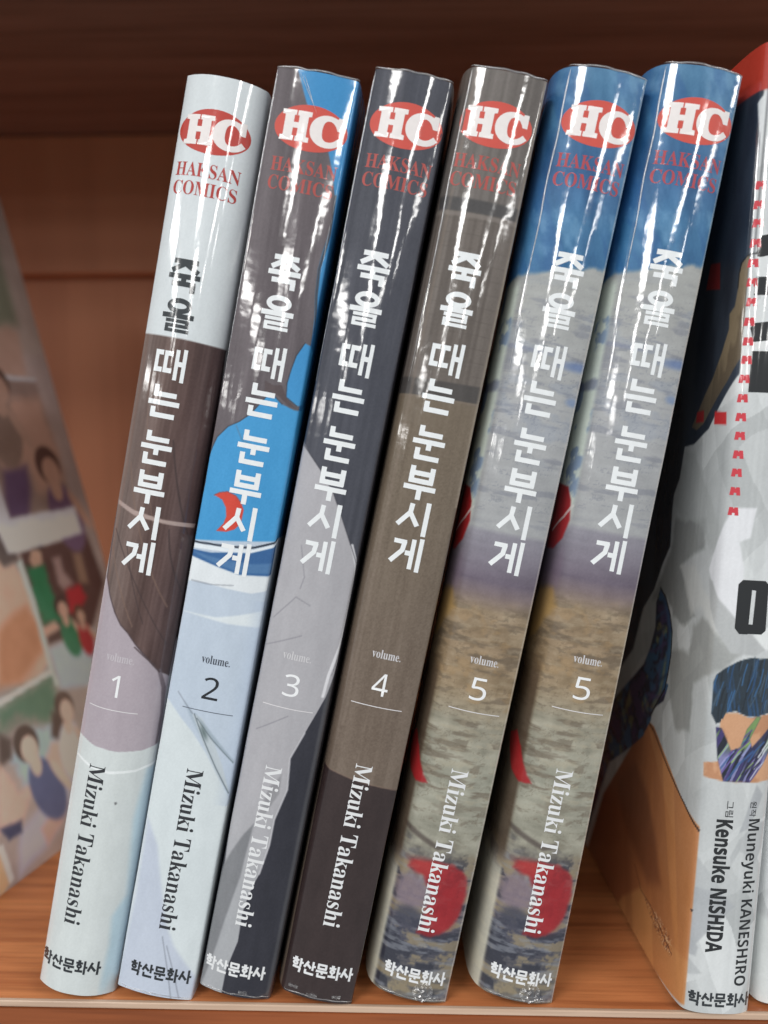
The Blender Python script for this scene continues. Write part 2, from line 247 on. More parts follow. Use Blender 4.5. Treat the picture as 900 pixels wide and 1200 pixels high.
ART = json.loads(r'''{"D": {"a_hair": [[-0.8, 138.2], [7.9, 138.2], [17.2, 137.9], [16.6, 137.6], [19.4, 108.4], [20.5, 84.6], [20.7, 72.5], [16.0, 77.3], [15.7, 69.0], [13.6, 70.1], [11.2, 72.5], [8.2, 74.8], [12.6, 71.4], [10.6, 73.2], [8.1, 75.6], [6.4, 77.5], [4.7, 78.8], [2.9, 81.2], [1.2, 84.2], [-0.2, 87.6], [-0.6, 102.9], [-0.6, 128.4]], "a_lilac": [[-1.6, 88.0], [9.6, 90.2], [25.7, 85.4], [15.7, 69.0], [16.7, 54.9], [13.0, 53.2], [7.8, 52.4], [3.1, 52.8], [-1.4, 54.3], [-1.7, 70.8]], "a_band": [[-0.4, 104.0], [3.5, 102.7], [9.4, 101.9], [15.8, 101.8], [15.7, 100.9], [9.5, 101.1], [3.6, 101.7], [-0.3, 103.1]], "a_strand": [[13.1, 70.7], [13.8, 70.7], [15.2, 66.9], [15.7, 61.4], [15.6, 54.4], [15.0, 54.5], [15.0, 61.3], [14.4, 66.8]], "a_blue": [[14.3, 49.0], [16.5, 49.9], [16.4, 31.8], [16.6, 13.8], [15.4, 0.4], [12.3, -2.1], [12.9, 9.7], [12.5, 16.2], [14.5, 20.8], [13.4, 37.9]], "a_line": [[-0.4, 49.7], [3.1, 48.5], [7.2, 48.0], [12.3, 48.9], [16.2, 50.8], [16.3, 50.3], [12.4, 48.4], [7.2, 47.4], [3.2, 47.9], [-0.3, 49.2]], "a_dot": [[9.3, 41.6], [9.8, 41.7], [9.9, 41.2], [9.5, 41.0]], "b_blue": [[3.4, 188.6], [6.4, 183.1], [8.9, 179.6], [12.2, 175.5], [13.8, 171.6], [14.8, 168.1], [15.1, 164.0], [15.0, 160.8], [14.5, 157.5], [14.2, 154.2], [14.6, 149.0], [15.2, 145.2], [15.5, 142.0], [16.3, 138.4], [24.3, 139.8], [17.4, 191.1]], "b_lobe": [[14.3, 139.9], [13.1, 137.2], [12.6, 134.4], [12.3, 131.6], [12.6, 129.0], [14.9, 127.7], [17.6, 128.1], [18.4, 138.7]], "b_sea": [[-0.2, 109.5], [-0.5, 114.6], [-0.0, 117.0], [0.5, 118.8], [2.4, 121.3], [4.4, 122.6], [6.4, 124.5], [8.6, 128.0], [9.5, 129.4], [12.1, 127.5], [14.5, 126.8], [17.8, 126.9], [20.4, 128.1], [17.5, 101.4], [11.6, 98.8], [6.5, 98.2], [-1.0, 97.6]], "b_tip": [[8.0, 131.4], [9.8, 130.8], [11.4, 131.1], [12.9, 128.6], [15.0, 127.1], [13.2, 127.5], [11.2, 128.9], [9.7, 129.4], [8.4, 129.2]], "b_outline": [[-1.0, 97.7], [6.5, 98.2], [11.6, 98.9], [17.5, 101.4], [17.6, 101.0], [11.7, 98.5], [6.6, 97.8], [-1.0, 97.3]], "b_dark": [[-0.7, 96.0], [3.4, 96.1], [6.7, 96.8], [11.3, 97.5], [16.9, 100.0], [17.2, 93.7], [9.8, 92.8], [5.0, 93.6], [-0.8, 94.7]], "b_white": [[-1.1, 94.6], [5.0, 93.5], [9.8, 92.7], [17.0, 93.4], [16.3, 90.6], [12.8, 89.4], [8.0, 89.5], [3.3, 89.8], [-1.1, 89.4]], "b_wedge": [[0.0, 83.1], [6.8, 83.3], [11.3, 84.6], [16.2, 86.4], [16.9, 82.7], [9.3, 82.4]], "b_low": [[-1.9, 65.7], [0.3, 64.1], [2.9, 61.6], [6.1, 58.8], [9.5, 55.0], [13.2, 49.5], [15.7, 45.8], [19.3, 45.3], [19.2, -0.2], [-0.4, -2.1]], "b_lav": [[0.0, 37.9], [3.0, 32.8], [4.8, 26.0], [7.5, 16.4], [10.2, 11.1], [15.4, 4.9], [18.0, 0.3], [-0.5, -1.4], [0.2, 20.5]], "b_stroke1": [[3.4, 64.8], [5.7, 62.9], [9.6, 57.8], [15.3, 47.9], [15.2, 47.0], [9.2, 56.3], [5.2, 61.7]], "b_stroke2": [[6.0, 63.0], [8.4, 61.0], [15.4, 53.9], [15.3, 53.5], [9.5, 58.5]], "b_blade": [[5.4, 62.8], [7.5, 62.2], [10.2, 58.6], [13.3, 52.4], [15.6, 46.5], [12.4, 50.7], [8.3, 57.5]], "b_moon": [[2.0, 107.5], [3.0, 108.2], [4.6, 108.7], [6.4, 108.2], [7.7, 107.0], [8.4, 105.7], [8.3, 103.0], [7.3, 101.6], [5.7, 100.8], [3.7, 100.6], [4.9, 102.3], [5.2, 103.8], [4.8, 105.5], [3.8, 106.9]], "b_hairline": [[14.8, 168.1], [15.2, 168.2], [15.5, 160.8], [14.7, 154.3], [15.1, 149.0], [16.2, 142.2], [15.8, 142.1], [14.6, 149.0], [14.2, 154.2], [15.0, 160.8]], "b_lines": [[[7.4, 13.0], [11.3, 0.1]], [[8.6, 11.1], [12.9, 0.3]], [[0.4, 89.7], [4.5, 89.7], [9.0, 90.4]], [[1.7, 66.5], [5.4, 62.8]], [[4.0, 121.7], [5.6, 119.2], [8.0, 118.5]], [[0.4, 187.6], [5.0, 183.2]]], "c_grey": [[-1.9, 117.8], [0.0, 116.3], [2.0, 114.0], [4.8, 111.4], [7.5, 108.2], [10.2, 103.5], [13.0, 98.3], [14.9, 94.6], [15.7, 91.2], [15.8, 84.7], [15.4, 78.1], [14.3, 71.3], [15.7, 79.4], [15.3, 73.9], [14.0, 66.8], [11.3, 58.6], [9.4, 52.7], [10.1, 45.9], [8.7, 39.2], [8.7, 33.5], [7.8, 26.9], [7.3, 25.3], [6.4, 21.5], [5.9, 17.8], [6.1, 11.3], [4.8, 4.3], [4.8, -1.6], [-0.7, -2.2], [0.2, 27.3], [-2.1, 62.0], [-0.5, 67.5]], "c_edge": [[15.0, 92.2], [15.4, 92.2], [15.8, 84.8], [15.4, 78.1], [14.4, 71.3], [15.9, 79.4], [15.4, 73.9], [14.2, 66.8], [13.6, 66.7], [14.7, 73.8], [15.1, 79.2], [13.6, 71.1], [14.9, 78.0], [15.4, 84.7]], "c_sh1": [[4.7, 37.3], [3.0, 34.4], [1.1, 29.8], [-0.2, 25.8], [-0.8, 17.7], [-1.1, 9.6], [0.0, -0.5], [1.4, 5.7], [2.5, 14.8], [4.0, 25.3]], "c_sh2": [[8.4, 49.0], [6.4, 45.7], [5.0, 38.4], [6.7, 40.2], [8.6, 44.8]], "c_lines": [[[-0.1, 74.8], [6.9, 78.4]], [[0.5, 80.7], [4.3, 85.9], [7.4, 84.8]], [[1.4, 57.2], [7.3, 61.6]], [[3.4, 96.3], [5.2, 90.2], [4.8, 87.8]], [[0.0, 104.9], [1.4, 103.5]], [[-0.5, 56.8], [6.4, 63.4]], [[-1.0, 48.3], [8.6, 51.8]], [[-0.1, 102.6], [2.8, 102.3]], [[5.2, -0.0], [6.1, 12.0], [7.6, 24.7]]], "d_band1": [[-2.2, 165.5], [15.4, 165.6], [15.4, 163.3], [-1.6, 163.0]], "d_band2": [[-3.3, 131.0], [14.6, 131.8], [14.8, 128.6], [-3.2, 127.6]], "d_dark": [[-2.7, 50.4], [-0.6, 50.1], [5.0, 49.2], [10.5, 48.6], [14.3, 48.4], [17.3, 48.7], [17.0, -0.9], [-1.4, -4.3]], "d_top": [[-3.2, 187.9], [16.2, 188.4], [18.2, 165.3], [-2.1, 165.3]], "d_mid": [[-1.6, 163.0], [15.4, 163.3], [14.8, 131.0], [-1.5, 128.0]], "e_sky": [[-5.5, 143.6], [-3.2, 145.0], [-0.5, 146.7], [1.6, 147.6], [4.8, 148.5], [7.8, 150.4], [11.1, 150.9], [14.8, 152.3], [18.5, 153.4], [15.9, 192.9], [-3.6, 189.5]], "e_purple": [[[-1.7, 93.5]], [[17.1, 83.1]], [[7.1, 59.1]], [[6.7, 28.4]]], "e_red": [[1.0, 25.7], [1.7, 27.1], [4.2, 27.9], [6.7, 28.3], [9.4, 28.2], [11.7, 27.0], [13.2, 24.6], [13.7, 21.0], [13.2, 17.5], [11.7, 14.9], [10.1, 13.2], [7.2, 12.9], [5.2, 13.0], [6.0, 15.5], [6.9, 21.0], [4.2, 24.6]], "e_anch": [[[14.5, 129.0]], [[13.8, 124.4]], [[9.7, 141.2]]]}, "G": {"red": [[-4.2, 188.6], [5.2, 190.0], [12.4, 190.5], [9.6, 186.7], [4.7, 182.3], [2.6, 181.6], [0.2, 181.2], [-1.2, 181.3], [-6.8, 179.2]], "redbox": [[14.2, 152.2], [9.6, 151.5], [8.7, 146.1], [15.5, 147.1]], "sleeve": [[-5.1, 151.5], [-2.5, 151.7], [-0.0, 151.0], [1.4, 149.8], [1.8, 148.0], [1.8, 145.2], [2.3, 141.8], [3.9, 140.5], [3.6, 137.6], [5.6, 133.2], [8.4, 128.5], [11.7, 125.0], [14.5, 121.6], [17.0, 118.7], [14.4, 118.0], [11.1, 119.3], [7.3, 123.1], [2.8, 127.4], [-2.0, 133.9], [-4.9, 138.4], [-5.5, 140.4], [-6.0, 142.3]], "jacket": [[-6.2, 186.3], [0.8, 179.3], [-4.0, 151.5], [-5.5, 134.9], [1.3, 126.7], [8.5, 118.2], [15.0, 115.1], [20.1, 114.5], [21.5, 107.6], [24.2, 103.7], [24.4, 99.8], [23.8, 92.2], [27.6, 87.8], [31.7, 81.2], [38.2, 75.4], [43.3, 64.1], [68.3, 43.3], [109.6, 7.3], [148.9, 89.5], [118.4, 230.0], [43.5, 219.0]], "hand1": [[27.7, 82.1], [23.9, 80.6], [20.5, 77.4], [18.5, 74.0], [18.1, 69.4], [18.9, 64.4], [20.1, 60.6], [24.4, 55.9], [27.2, 52.5], [34.6, 48.5], [54.6, 37.7], [50.8, 45.3], [42.3, 53.5], [36.0, 60.7], [31.4, 67.0], [29.0, 72.6], [29.7, 78.5]], "hand2": [[23.2, 62.2], [18.2, 62.1], [20.2, 57.9], [26.6, 54.0], [27.1, 51.2], [31.4, 45.9], [38.6, 40.9], [54.9, 30.5], [67.9, 8.7], [77.1, -9.3], [74.8, 20.9], [58.7, 45.1], [32.3, 64.2], [21.3, 71.5], [18.5, 67.8]], "grey1": [[32.6, 78.5], [28.2, 84.3], [23.1, 91.8], [22.1, 98.6], [5.9, 99.6], [5.8, 94.0], [17.4, 88.8], [14.3, 86.1], [7.2, 80.1], [12.2, 76.4], [18.7, 77.8], [23.3, 80.7]], "grey2": [[18.3, 70.3], [8.8, 71.7], [7.8, 77.3], [4.0, 80.4], [-0.6, 78.4], [-5.4, 74.5], [-2.2, 71.1], [5.4, 66.3], [5.6, 62.2], [5.5, 56.4], [12.1, 53.7], [17.5, 60.9]], "white1": [[16.8, 89.1], [9.3, 89.8], [6.7, 87.8], [2.7, 84.5], [-4.3, 80.0], [-10.7, 76.6], [-7.4, 74.5], [-2.1, 76.1], [1.7, 79.5], [5.5, 82.3], [9.4, 79.7], [12.6, 83.6]], "white2": [[-5.0, 138.1], [0.6, 132.0], [5.8, 126.5], [1.8, 122.7], [-2.0, 126.4], [-5.9, 128.6], [-8.2, 130.9]], "grey3": [[20.4, 113.9], [14.0, 113.3], [4.7, 103.8], [-0.9, 96.4], [2.6, 93.7], [9.4, 98.7], [18.8, 99.1], [24.6, 102.4]], "robe": [[30.2, 50.6], [24.7, 50.5], [20.1, 48.4], [13.4, 45.2], [5.1, 40.9], [-2.0, 37.8], [-4.6, 37.7], [-4.8, 26.4], [-4.9, 3.2], [-0.3, 0.7], [25.9, -0.9], [68.9, -0.3], [58.2, 20.3], [38.6, 40.9]], "robe_l": [[28.9, 49.8], [19.9, 47.7], [11.2, 43.9], [-0.7, 37.5], [-4.6, 37.7], [-5.3, 24.0], [0.2, 26.3], [6.6, 31.3], [15.8, 38.4], [23.4, 45.0]], "robe_b": [[36.8, 3.2], [24.5, 12.4], [11.3, 10.2], [-3.3, 10.2], [-3.4, 2.2], [-0.3, 0.7], [25.9, -0.9], [40.9, -1.6]], "robe_d": [[35.4, 38.1], [25.3, 34.4], [18.2, 27.0], [13.4, 19.2], [20.8, 15.2], [41.3, 20.9], [48.5, 27.9]], "robe_lines": [[[29.8, 15.1], [24.4, 11.7], [17.8, 11.6], [11.3, 10.2], [5.1, 8.3], [-3.2, 10.8]], [[30.2, 50.6], [24.5, 49.5], [15.3, 45.1], [5.1, 40.9], [-2.0, 37.8], [-4.6, 37.7]], [[-1.0, 20.9], [-3.5, 21.0]]], "squig": [[23.2, 11.6], [17.8, 11.6], [11.7, 12.1], [5.8, 11.4], [4.9, 7.7], [8.7, 7.4], [15.0, 8.7]], "onehash": [[6.4, 121.6], [2.1, 121.4], [1.8, 118.9], [6.3, 119.0]], "onehash2": [[14.9, 121.8], [11.4, 122.0], [11.1, 119.6], [15.0, 119.5]], "dashes": [[1.1, 163.9], [1.1, 160.3], [1.2, 156.9], [1.1, 153.2], [1.0, 149.5], [1.1, 145.9], [1.3, 142.2], [1.2, 138.5], [1.3, 134.8], [1.3, 131.3], [1.2, 131.2], [1.2, 127.7], [1.2, 124.0], [1.2, 120.4], [1.3, 116.8], [1.3, 113.2], [1.3, 109.7], [1.3, 106.1], [1.3, 102.2]], "dashL": [[-6.5, 162.1], [-6.7, 158.5], [-6.8, 155.2], [-6.7, 151.7], [-6.5, 148.1], [-6.7, 144.7], [-6.9, 141.0], [-6.8, 137.5], [-6.9, 133.9], [-7.0, 130.6], [-6.7, 130.4], [-6.9, 127.1], [-6.9, 123.6], [-6.9, 120.1], [-7.0, 116.6], [-7.1, 113.2], [-7.0, 109.7], [-7.1, 106.3], [-7.0, 102.6]], "blk": [[[3.2, 155.9], [2.0, 154.6], [1.4, 152.9], [1.5, 150.7], [2.1, 150.6], [3.5, 152.2]], [[1.6, 146.9], [4.1, 147.2], [4.4, 143.7], [1.5, 143.5]], [[2.2, 138.3], [4.8, 139.5], [5.1, 136.0], [2.1, 134.7], [1.4, 137.4]], [[2.0, 133.0], [5.4, 133.2], [6.1, 125.3], [2.0, 125.2]]], "blkO": [[4.1, 89.0], [8.5, 89.0], [9.2, 88.3], [9.4, 79.2], [8.6, 78.4], [4.2, 78.3], [3.3, 79.4], [3.3, 88.1]], "slot": [[6.0, 87.1], [6.8, 87.0], [6.7, 80.3], [5.9, 80.3]], "notch": [[5.4, 131.2], [5.7, 131.2], [5.9, 128.8], [5.4, 128.8]], "por_dark": [[0.5, 68.2], [0.9, 69.8], [2.3, 71.3], [4.5, 72.8], [6.0, 73.4], [7.8, 73.8], [8.7, 73.5], [11.0, 73.7], [12.0, 62.8], [9.1, 61.9], [7.3, 61.9], [4.9, 62.9], [3.1, 62.4], [2.4, 60.5], [1.5, 60.0], [0.6, 61.8]], "por_skin": [[0.0, 51.8], [2.4, 52.4], [2.2, 60.5], [3.1, 62.4], [5.4, 62.5], [7.8, 61.6], [12.0, 62.5], [13.3, 48.9], [10.8, 48.6], [6.2, 48.4], [3.4, 48.6], [0.2, 49.0]], "por_mix": [[1.6, 59.3], [2.5, 59.3], [3.6, 57.1], [4.7, 54.8], [6.5, 55.6], [7.5, 59.3], [9.3, 61.9], [10.1, 61.8], [8.2, 57.3], [8.8, 55.7], [12.3, 59.8], [12.7, 54.9], [11.4, 52.1], [9.0, 48.6], [3.7, 48.6], [2.3, 53.1]], "wh_a": [[-1.4, 96.1], [1.3, 102.9], [5.5, 103.1], [4.8, 97.3], [2.8, 96.3], [4.1, 91.3], [4.2, 85.4], [3.3, 81.2], [-0.5, 85.2], [-3.4, 90.1]], "wh_aL": [[-1.0, 96.1], [-7.1, 103.3], [-15.6, 103.9], [-14.2, 98.4], [-10.1, 97.2], [-12.7, 92.8], [-12.9, 87.4], [-11.2, 83.1], [-3.2, 85.6], [3.8, 89.5]], "wh_b": [[6.7, 78.1], [10.3, 80.1], [10.7, 75.3], [9.7, 75.3]], "g_a": [[-3.2, 88.5], [-1.8, 87.9], [0.3, 84.6], [3.0, 81.6], [7.0, 78.1], [9.7, 75.3], [7.8, 74.1], [3.0, 74.3], [0.9, 77.4], [-1.8, 82.7]], "g_aL": [[6.0, 87.2], [-0.0, 87.7], [-4.8, 85.2], [-10.6, 83.4], [-18.3, 81.7], [-23.2, 80.3], [-19.8, 78.5], [-10.6, 76.5], [-6.2, 78.5], [-0.0, 82.5]], "shards": [[[10.6, 48.0], [12.2, 46.0], [11.1, 42.7], [9.6, 39.1], [7.8, 38.0], [8.9, 41.9], [9.9, 45.9]], [[0.2, 32.5], [3.0, 29.3], [5.2, 26.1], [5.7, 22.7], [0.1, 22.5]], [[0.1, 26.1], [3.3, 25.8], [6.0, 24.9], [8.2, 22.8], [5.3, 19.4], [2.7, 16.4], [0.3, 12.7], [0.1, 19.9]], [[0.0, 11.4], [2.9, 8.3], [-0.2, 7.4]], [[-0.0, 16.0], [1.8, 13.7], [1.5, 11.7], [-0.0, 11.9]], [[6.4, 33.0], [7.9, 36.6], [10.9, 40.1], [13.6, 40.4], [13.2, 35.0], [11.7, 31.6], [10.1, 33.4], [8.2, 34.3], [6.6, 30.9]]], "k_text": [[5.3, 40.8], [3.2, 12.7], [7.0, 40.6], [3.4, 40.4], [6.5, 13.1], [3.2, 13.0]], "m_text": [[11.7, 40.8], [9.2, 41.0], [12.1, 5.8], [8.9, 6.2]], "k_small": [[6.3, 44.5], [4.7, 44.4], [6.3, 41.3]], "m_small": [[11.0, 44.7], [9.6, 44.6], [10.8, 41.5]], "pub7": [[0.7, 3.2], [12.7, 2.6]]}, "K": {"seams": [[[78.7, 108.7], [79.2, 97.2]]], "p_skin1": [[98.9, 160.1], [105.5, 162.4], [110.5, 160.6], [109.8, 153.6], [108.1, 143.9], [97.9, 143.6], [92.7, 144.2]], "p_green1": [[113.2, 196.2], [112.4, 187.0], [112.4, 175.9], [111.8, 163.8], [98.9, 160.1]], "w1": [[91.9, 145.5], [99.5, 144.2], [112.8, 144.3], [112.7, 143.5], [99.7, 142.8], [91.3, 144.1]], "p_top2": [[90.9, 143.1], [112.5, 143.6], [113.8, 99.2], [81.8, 97.0], [80.2, 112.5]], "p_skin2": [[85.9, 127.1], [92.2, 132.8], [98.0, 136.9], [104.9, 136.3], [111.5, 137.6], [113.9, 119.5], [112.2, 108.4], [97.0, 103.3], [95.6, 113.9], [83.1, 113.3]], "p_purple": [[83.5, 112.1], [95.0, 113.6], [93.5, 105.4], [89.0, 97.0], [80.0, 96.9], [80.3, 103.2]], "w2": [[78.9, 109.3], [80.0, 96.9], [114.1, 98.5], [113.7, 89.0], [80.1, 86.4], [75.1, 86.9], [73.0, 94.3]], "p_dark3": [[80.1, 86.4], [116.3, 88.5], [118.2, 70.3], [105.1, 57.2], [81.2, 56.4], [80.8, 72.9]], "p_green3": [[80.7, 81.4], [90.0, 81.2], [89.3, 75.1], [91.2, 66.0], [91.5, 62.1], [81.3, 63.1], [80.8, 72.9], [81.4, 76.4]], "p_face3": [[85.7, 86.8], [89.9, 85.6], [89.1, 81.4], [84.2, 80.9], [83.4, 83.4]], "p_hair3": [[86.5, 89.8], [91.7, 89.8], [91.6, 86.0], [85.6, 86.5]], "p_red3": [[96.9, 71.9], [104.5, 72.5], [106.3, 66.9], [98.6, 61.9], [94.7, 64.6]], "p_s3a": [[94.4, 82.5], [98.5, 82.6], [98.3, 77.5], [101.5, 73.0], [95.6, 71.5], [93.9, 74.3]], "p_s3b": [[105.5, 83.0], [110.1, 82.4], [109.9, 77.0], [109.6, 71.7], [104.5, 72.5]], "p_leg3": [[79.5, 62.2], [87.0, 63.1], [88.7, 60.2], [80.5, 59.0]], "p_skin4": [[70.3, 87.6], [70.9, 82.8], [76.2, 83.2], [78.9, 76.8], [79.2, 64.7], [78.3, 51.7], [70.9, 47.2], [56.0, 51.4], [65.6, 75.6]], "p_orange4": [[61.5, 65.1], [67.6, 68.3], [76.1, 70.1], [78.8, 63.6], [78.0, 55.4], [64.8, 48.9], [55.5, 49.9]], "p_hair4": [[73.2, 94.8], [77.8, 94.7], [76.2, 87.4], [78.8, 86.5], [78.3, 84.1], [71.8, 83.0], [69.5, 85.4]], "edge4": [[79.6, 83.9], [80.0, 79.7], [80.7, 70.5], [80.0, 57.9], [79.6, 48.3], [80.5, 43.8], [78.8, 44.3], [78.3, 51.7], [78.8, 63.6], [77.8, 83.0]], "p_blue5": [[80.8, 55.3], [104.9, 56.6], [102.8, 38.0], [80.9, 42.5]], "w6": [[54.2, 46.7], [78.2, 49.3], [79.3, 48.1], [53.6, 45.2]], "p_green6": [[53.5, 45.0], [78.4, 47.9], [78.2, 38.3], [71.8, 34.3], [59.7, 40.2], [51.0, 38.5]], "p_blue6": [[57.6, 35.3], [73.1, 33.8], [75.9, 25.8], [68.5, 19.7], [55.6, 20.1], [52.7, 29.6]], "p_hairL": [[51.0, 38.5], [54.9, 35.3], [53.0, 30.4], [47.5, 29.8]], "p_hairR": [[73.8, 37.1], [79.5, 35.8], [79.3, 29.7], [74.9, 27.2], [70.9, 30.6]], "p_skinR": [[70.2, 28.9], [77.4, 27.3], [75.3, 19.0], [67.2, 20.2], [53.1, 17.4], [50.3, 20.5], [60.5, 21.9]], "p_skinL": [[47.8, 30.6], [50.2, 26.9], [51.7, 20.8], [54.2, 16.9], [49.7, 12.5], [41.5, 14.5]], "p_navy6": [[41.8, 15.2], [50.3, 14.0], [49.1, 10.9], [43.9, 11.1]], "p_lav6": [[48.0, 11.5], [58.7, 14.1], [71.9, 20.3], [78.3, 12.7], [57.1, 3.5], [43.7, 1.0]], "p_skinR2": [[56.3, 8.5], [65.3, 12.2], [69.5, 11.3], [65.0, 6.5], [57.1, 3.5]], "w7": [[39.0, 11.3], [41.3, 11.0], [41.9, 1.4], [39.9, 1.2]], "p_or7": [[37.7, 11.0], [39.4, 9.3], [39.9, 1.2], [35.4, -0.8]]}, "E": {"lens": [[15.3, 103.0], [10.4, 102.2], [5.7, 99.6], [4.6, 96.7], [6.7, 94.1], [12.5, 91.6], [18.2, 90.0], [24.6, 88.6], [25.8, 96.4], [20.8, 102.1]], "lensbar": [[6.9, 100.7], [6.0, 99.9], [18.9, 93.9], [22.3, 93.5]], "blot1": [[8.4, 118.5], [-5.8, 117.7], [1.6, 114.4], [14.6, 112.5], [15.2, 116.2]], "blot2": [[8.8, 111.4], [1.1, 111.0], [2.2, 109.2], [10.3, 108.3]], "line1": [[27.2, 124.7], [3.1, 124.7]], "ochre": [[6.2, 81.5], [-2.4, 82.9], [-5.0, 79.1], [1.5, 72.9], [9.1, 69.8], [12.1, 75.3]], "leaf": [[16.7, 50.4], [5.7, 52.2], [-0.4, 49.7], [-12.5, 50.7], [-4.5, 46.8], [8.5, 43.3], [18.3, 43.8]], "cream": [[17.8, 10.4], [6.1, 19.9], [-8.2, 11.7], [-5.2, 3.5], [10.6, -0.6]], "skyline": [[5.1, 147.1], [19.1, 148.4]]}}''')
D, G, K, E5 = ART['D'], ART['G'], ART['K'], ART['E']
# ------------------------------------------------------------------ book sheets
class Sheet:
    """Wrap-round jacket. w runs across: left cover w<0, spine 0..t, right cover w>t (all mm)."""
    def __init__(s, t, h, sag, bl, br, depth=128., taper=.8, fine=14., seed=0, und=.07, expo=2.0, crn=7, back_step=5., hl=4.2):
        s.t, s.h, s.depth = t, h, depth
        a = np.concatenate([np.arange(0, fine, .22), np.arange(fine, min(fine*2.2, depth), .4 if fine < 40 else .35), np.arange(min(fine*2.2, depth), depth, back_step), [depth]])
        a = np.unique(np.round(a, 3))
        n = int(t/.15)
        u = np.linspace(0, t, n+1)
        r = np.concatenate([np.arange(0.22, 6, .22), np.arange(6, depth, 6), [depth]])
        w = np.concatenate([-a[::-1][:-1], u, t+r])
        q = np.abs(2*np.clip(w, 0, t)/t-1)
        x = np.where(w < 0, -t, np.where(w > t, 0, w-t)); y = np.where(w < 0, -w, np.where(w > t, w-t, -sag*(1-q**expo)))
        sl = np.clip(-w, 0, None); sr = np.clip(w-t, 0, None)
        x = x-bl*(1-np.exp(-sl/hl))+taper*sl/depth+br*(1-np.exp(-sr/3.2))-taper*sr/depth
        P = np.stack([x, y], 1)
        for it in range(crn):                   # round off the fold on either side of the spine
            Q = P.copy(); Q[1:-1] = .5*P[1:-1]+.25*(P[:-2]+P[2:])
            k = ((np.abs(w) < 1.0) | (np.abs(w-t) < 1.0))[:, None]
            P = np.where(k, Q, P)
        T = np.gradient(P, axis=0); T /= np.linalg.norm(T, axis=1)[:, None]
        s.w = w; s.P = P; s.N = np.stack([T[:, 1], -T[:, 0]], 1)
        s.seed = seed; s.und = und
    def und_f(s, w, v):
        return s.und*((fbm(w*.16+3.1, v*.035, s.seed, 2)-.5)*2+.35*(fbm(w*.45, v*.11, s.seed+5, 2)-.5)*2)
    def at(s, w, v, off=0.):
        x = np.interp(w, s.w, s.P[:, 0]); y = np.interp(w, s.w, s.P[:, 1])
        nx = np.interp(w, s.w, s.N[:, 0]); ny = np.interp(w, s.w, s.N[:, 1])
        d = off+s.und_f(w, v)*np.clip(np.minimum(v, s.h-v)/6, 0, 1)
        return np.stack([x+nx*d, y+ny*d, v], 1)*MM
    def mesh(s, name, mat, parent, painter, dz=.28):
        nv = int(s.h/dz)+1; v = np.linspace(0, s.h, nv); nw = len(s.w)
        W, V = np.meshgrid(s.w, v); W = W.ravel(); V = V.ravel()
        co = s.at(W, V)
        idx = np.arange(nw*nv).reshape(nv, nw)
        q = np.stack([idx[:-1, :-1], idx[:-1, 1:], idx[1:, 1:], idx[1:, :-1]], -1).reshape(-1, 4)
        cv = painter(W, V); cv.c = cv.c+((_h(np.floor(W*3.3), np.floor(V*3.3), 77)-.5)*5+(fbm(W*.5, V*.25, 79)-.5)*8)[:, None]
        return grid_mesh(name, co, q, cv.c, mat, parent)
def grid_mesh(name, co, q, col, mat, parent):
    me = bpy.data.meshes.new(name)
    me.vertices.add(len(co)); me.vertices.foreach_set('co', co.astype(np.float32).ravel())
    me.loops.add(q.size); me.loops.foreach_set('vertex_index', q.astype(np.int32).ravel())
    me.polygons.add(len(q)); me.polygons.foreach_set('loop_start', np.arange(0, q.size, 4, dtype=np.int32))
    me.polygons.foreach_set('use_smooth', np.ones(len(q), bool))
    me.update(calc_edges=True)
    at = me.color_attributes.new('print', 'FLOAT_COLOR', 'POINT')
    c = np.ones((len(co), 4), np.float32); c[:, :3] = lin(np.clip(col, 0, 255)); at.data.foreach_set('color', c.ravel())
    return link(name, me, mat, parent)

# ------------------------------------------------------------------ lettering
def text_tris(body, size=1.0, offset=0.0, spacing=1.0):
    """Flat outline of a line of text: vertices (n,2) and faces, 1 unit = the em."""
    cu = bpy.data.curves.new('lettering', 'FONT'); cu.body = body; cu.size = size; cu.offset = offset
    cu.space_character = spacing; cu.resolution_u = 5; cu.fill_mode = 'BOTH'
    ob = bpy.data.objects.new('lettering', cu); COL.objects.link(ob)
    dg = bpy.context.evaluated_depsgraph_get(); dg.update()
    me = bpy.data.meshes.new_from_object(ob.evaluated_get(dg))
    P = np.array([v.co[:2] for v in me.vertices]).reshape(-1, 2); F = [tuple(p.vertices) for p in me.polygons]
    bpy.data.objects.remove(ob); bpy.data.curves.remove(cu); bpy.data.meshes.remove(me)
    return P, F
def serif(t, b=0x1d400):
    return ''.join(chr(b+ord(c)-65) if 'A' <= c <= 'Z' else chr(b+26+ord(c)-97) if 'a' <= c <= 'z' else c for c in t)
SANSB = 0x1d5d4; SANS = 0x1d5a0
def sansdigit(t): return ''.join(chr(0x1d7e2+int(c)) for c in t)
def fit_box(P, x0, x1, y0, y1):
    a = P.min(0); b = P.max(0)
    return np.stack([x0+(P[:, 0]-a[0])/(b[0]-a[0])*(x1-x0), y0+(P[:, 1]-a[1])/(b[1]-a[1])*(y1-y0)], 1)
def rot_cw(P):                                  # reading direction downwards
    return np.stack([P[:, 1], -P[:, 0]], 1)
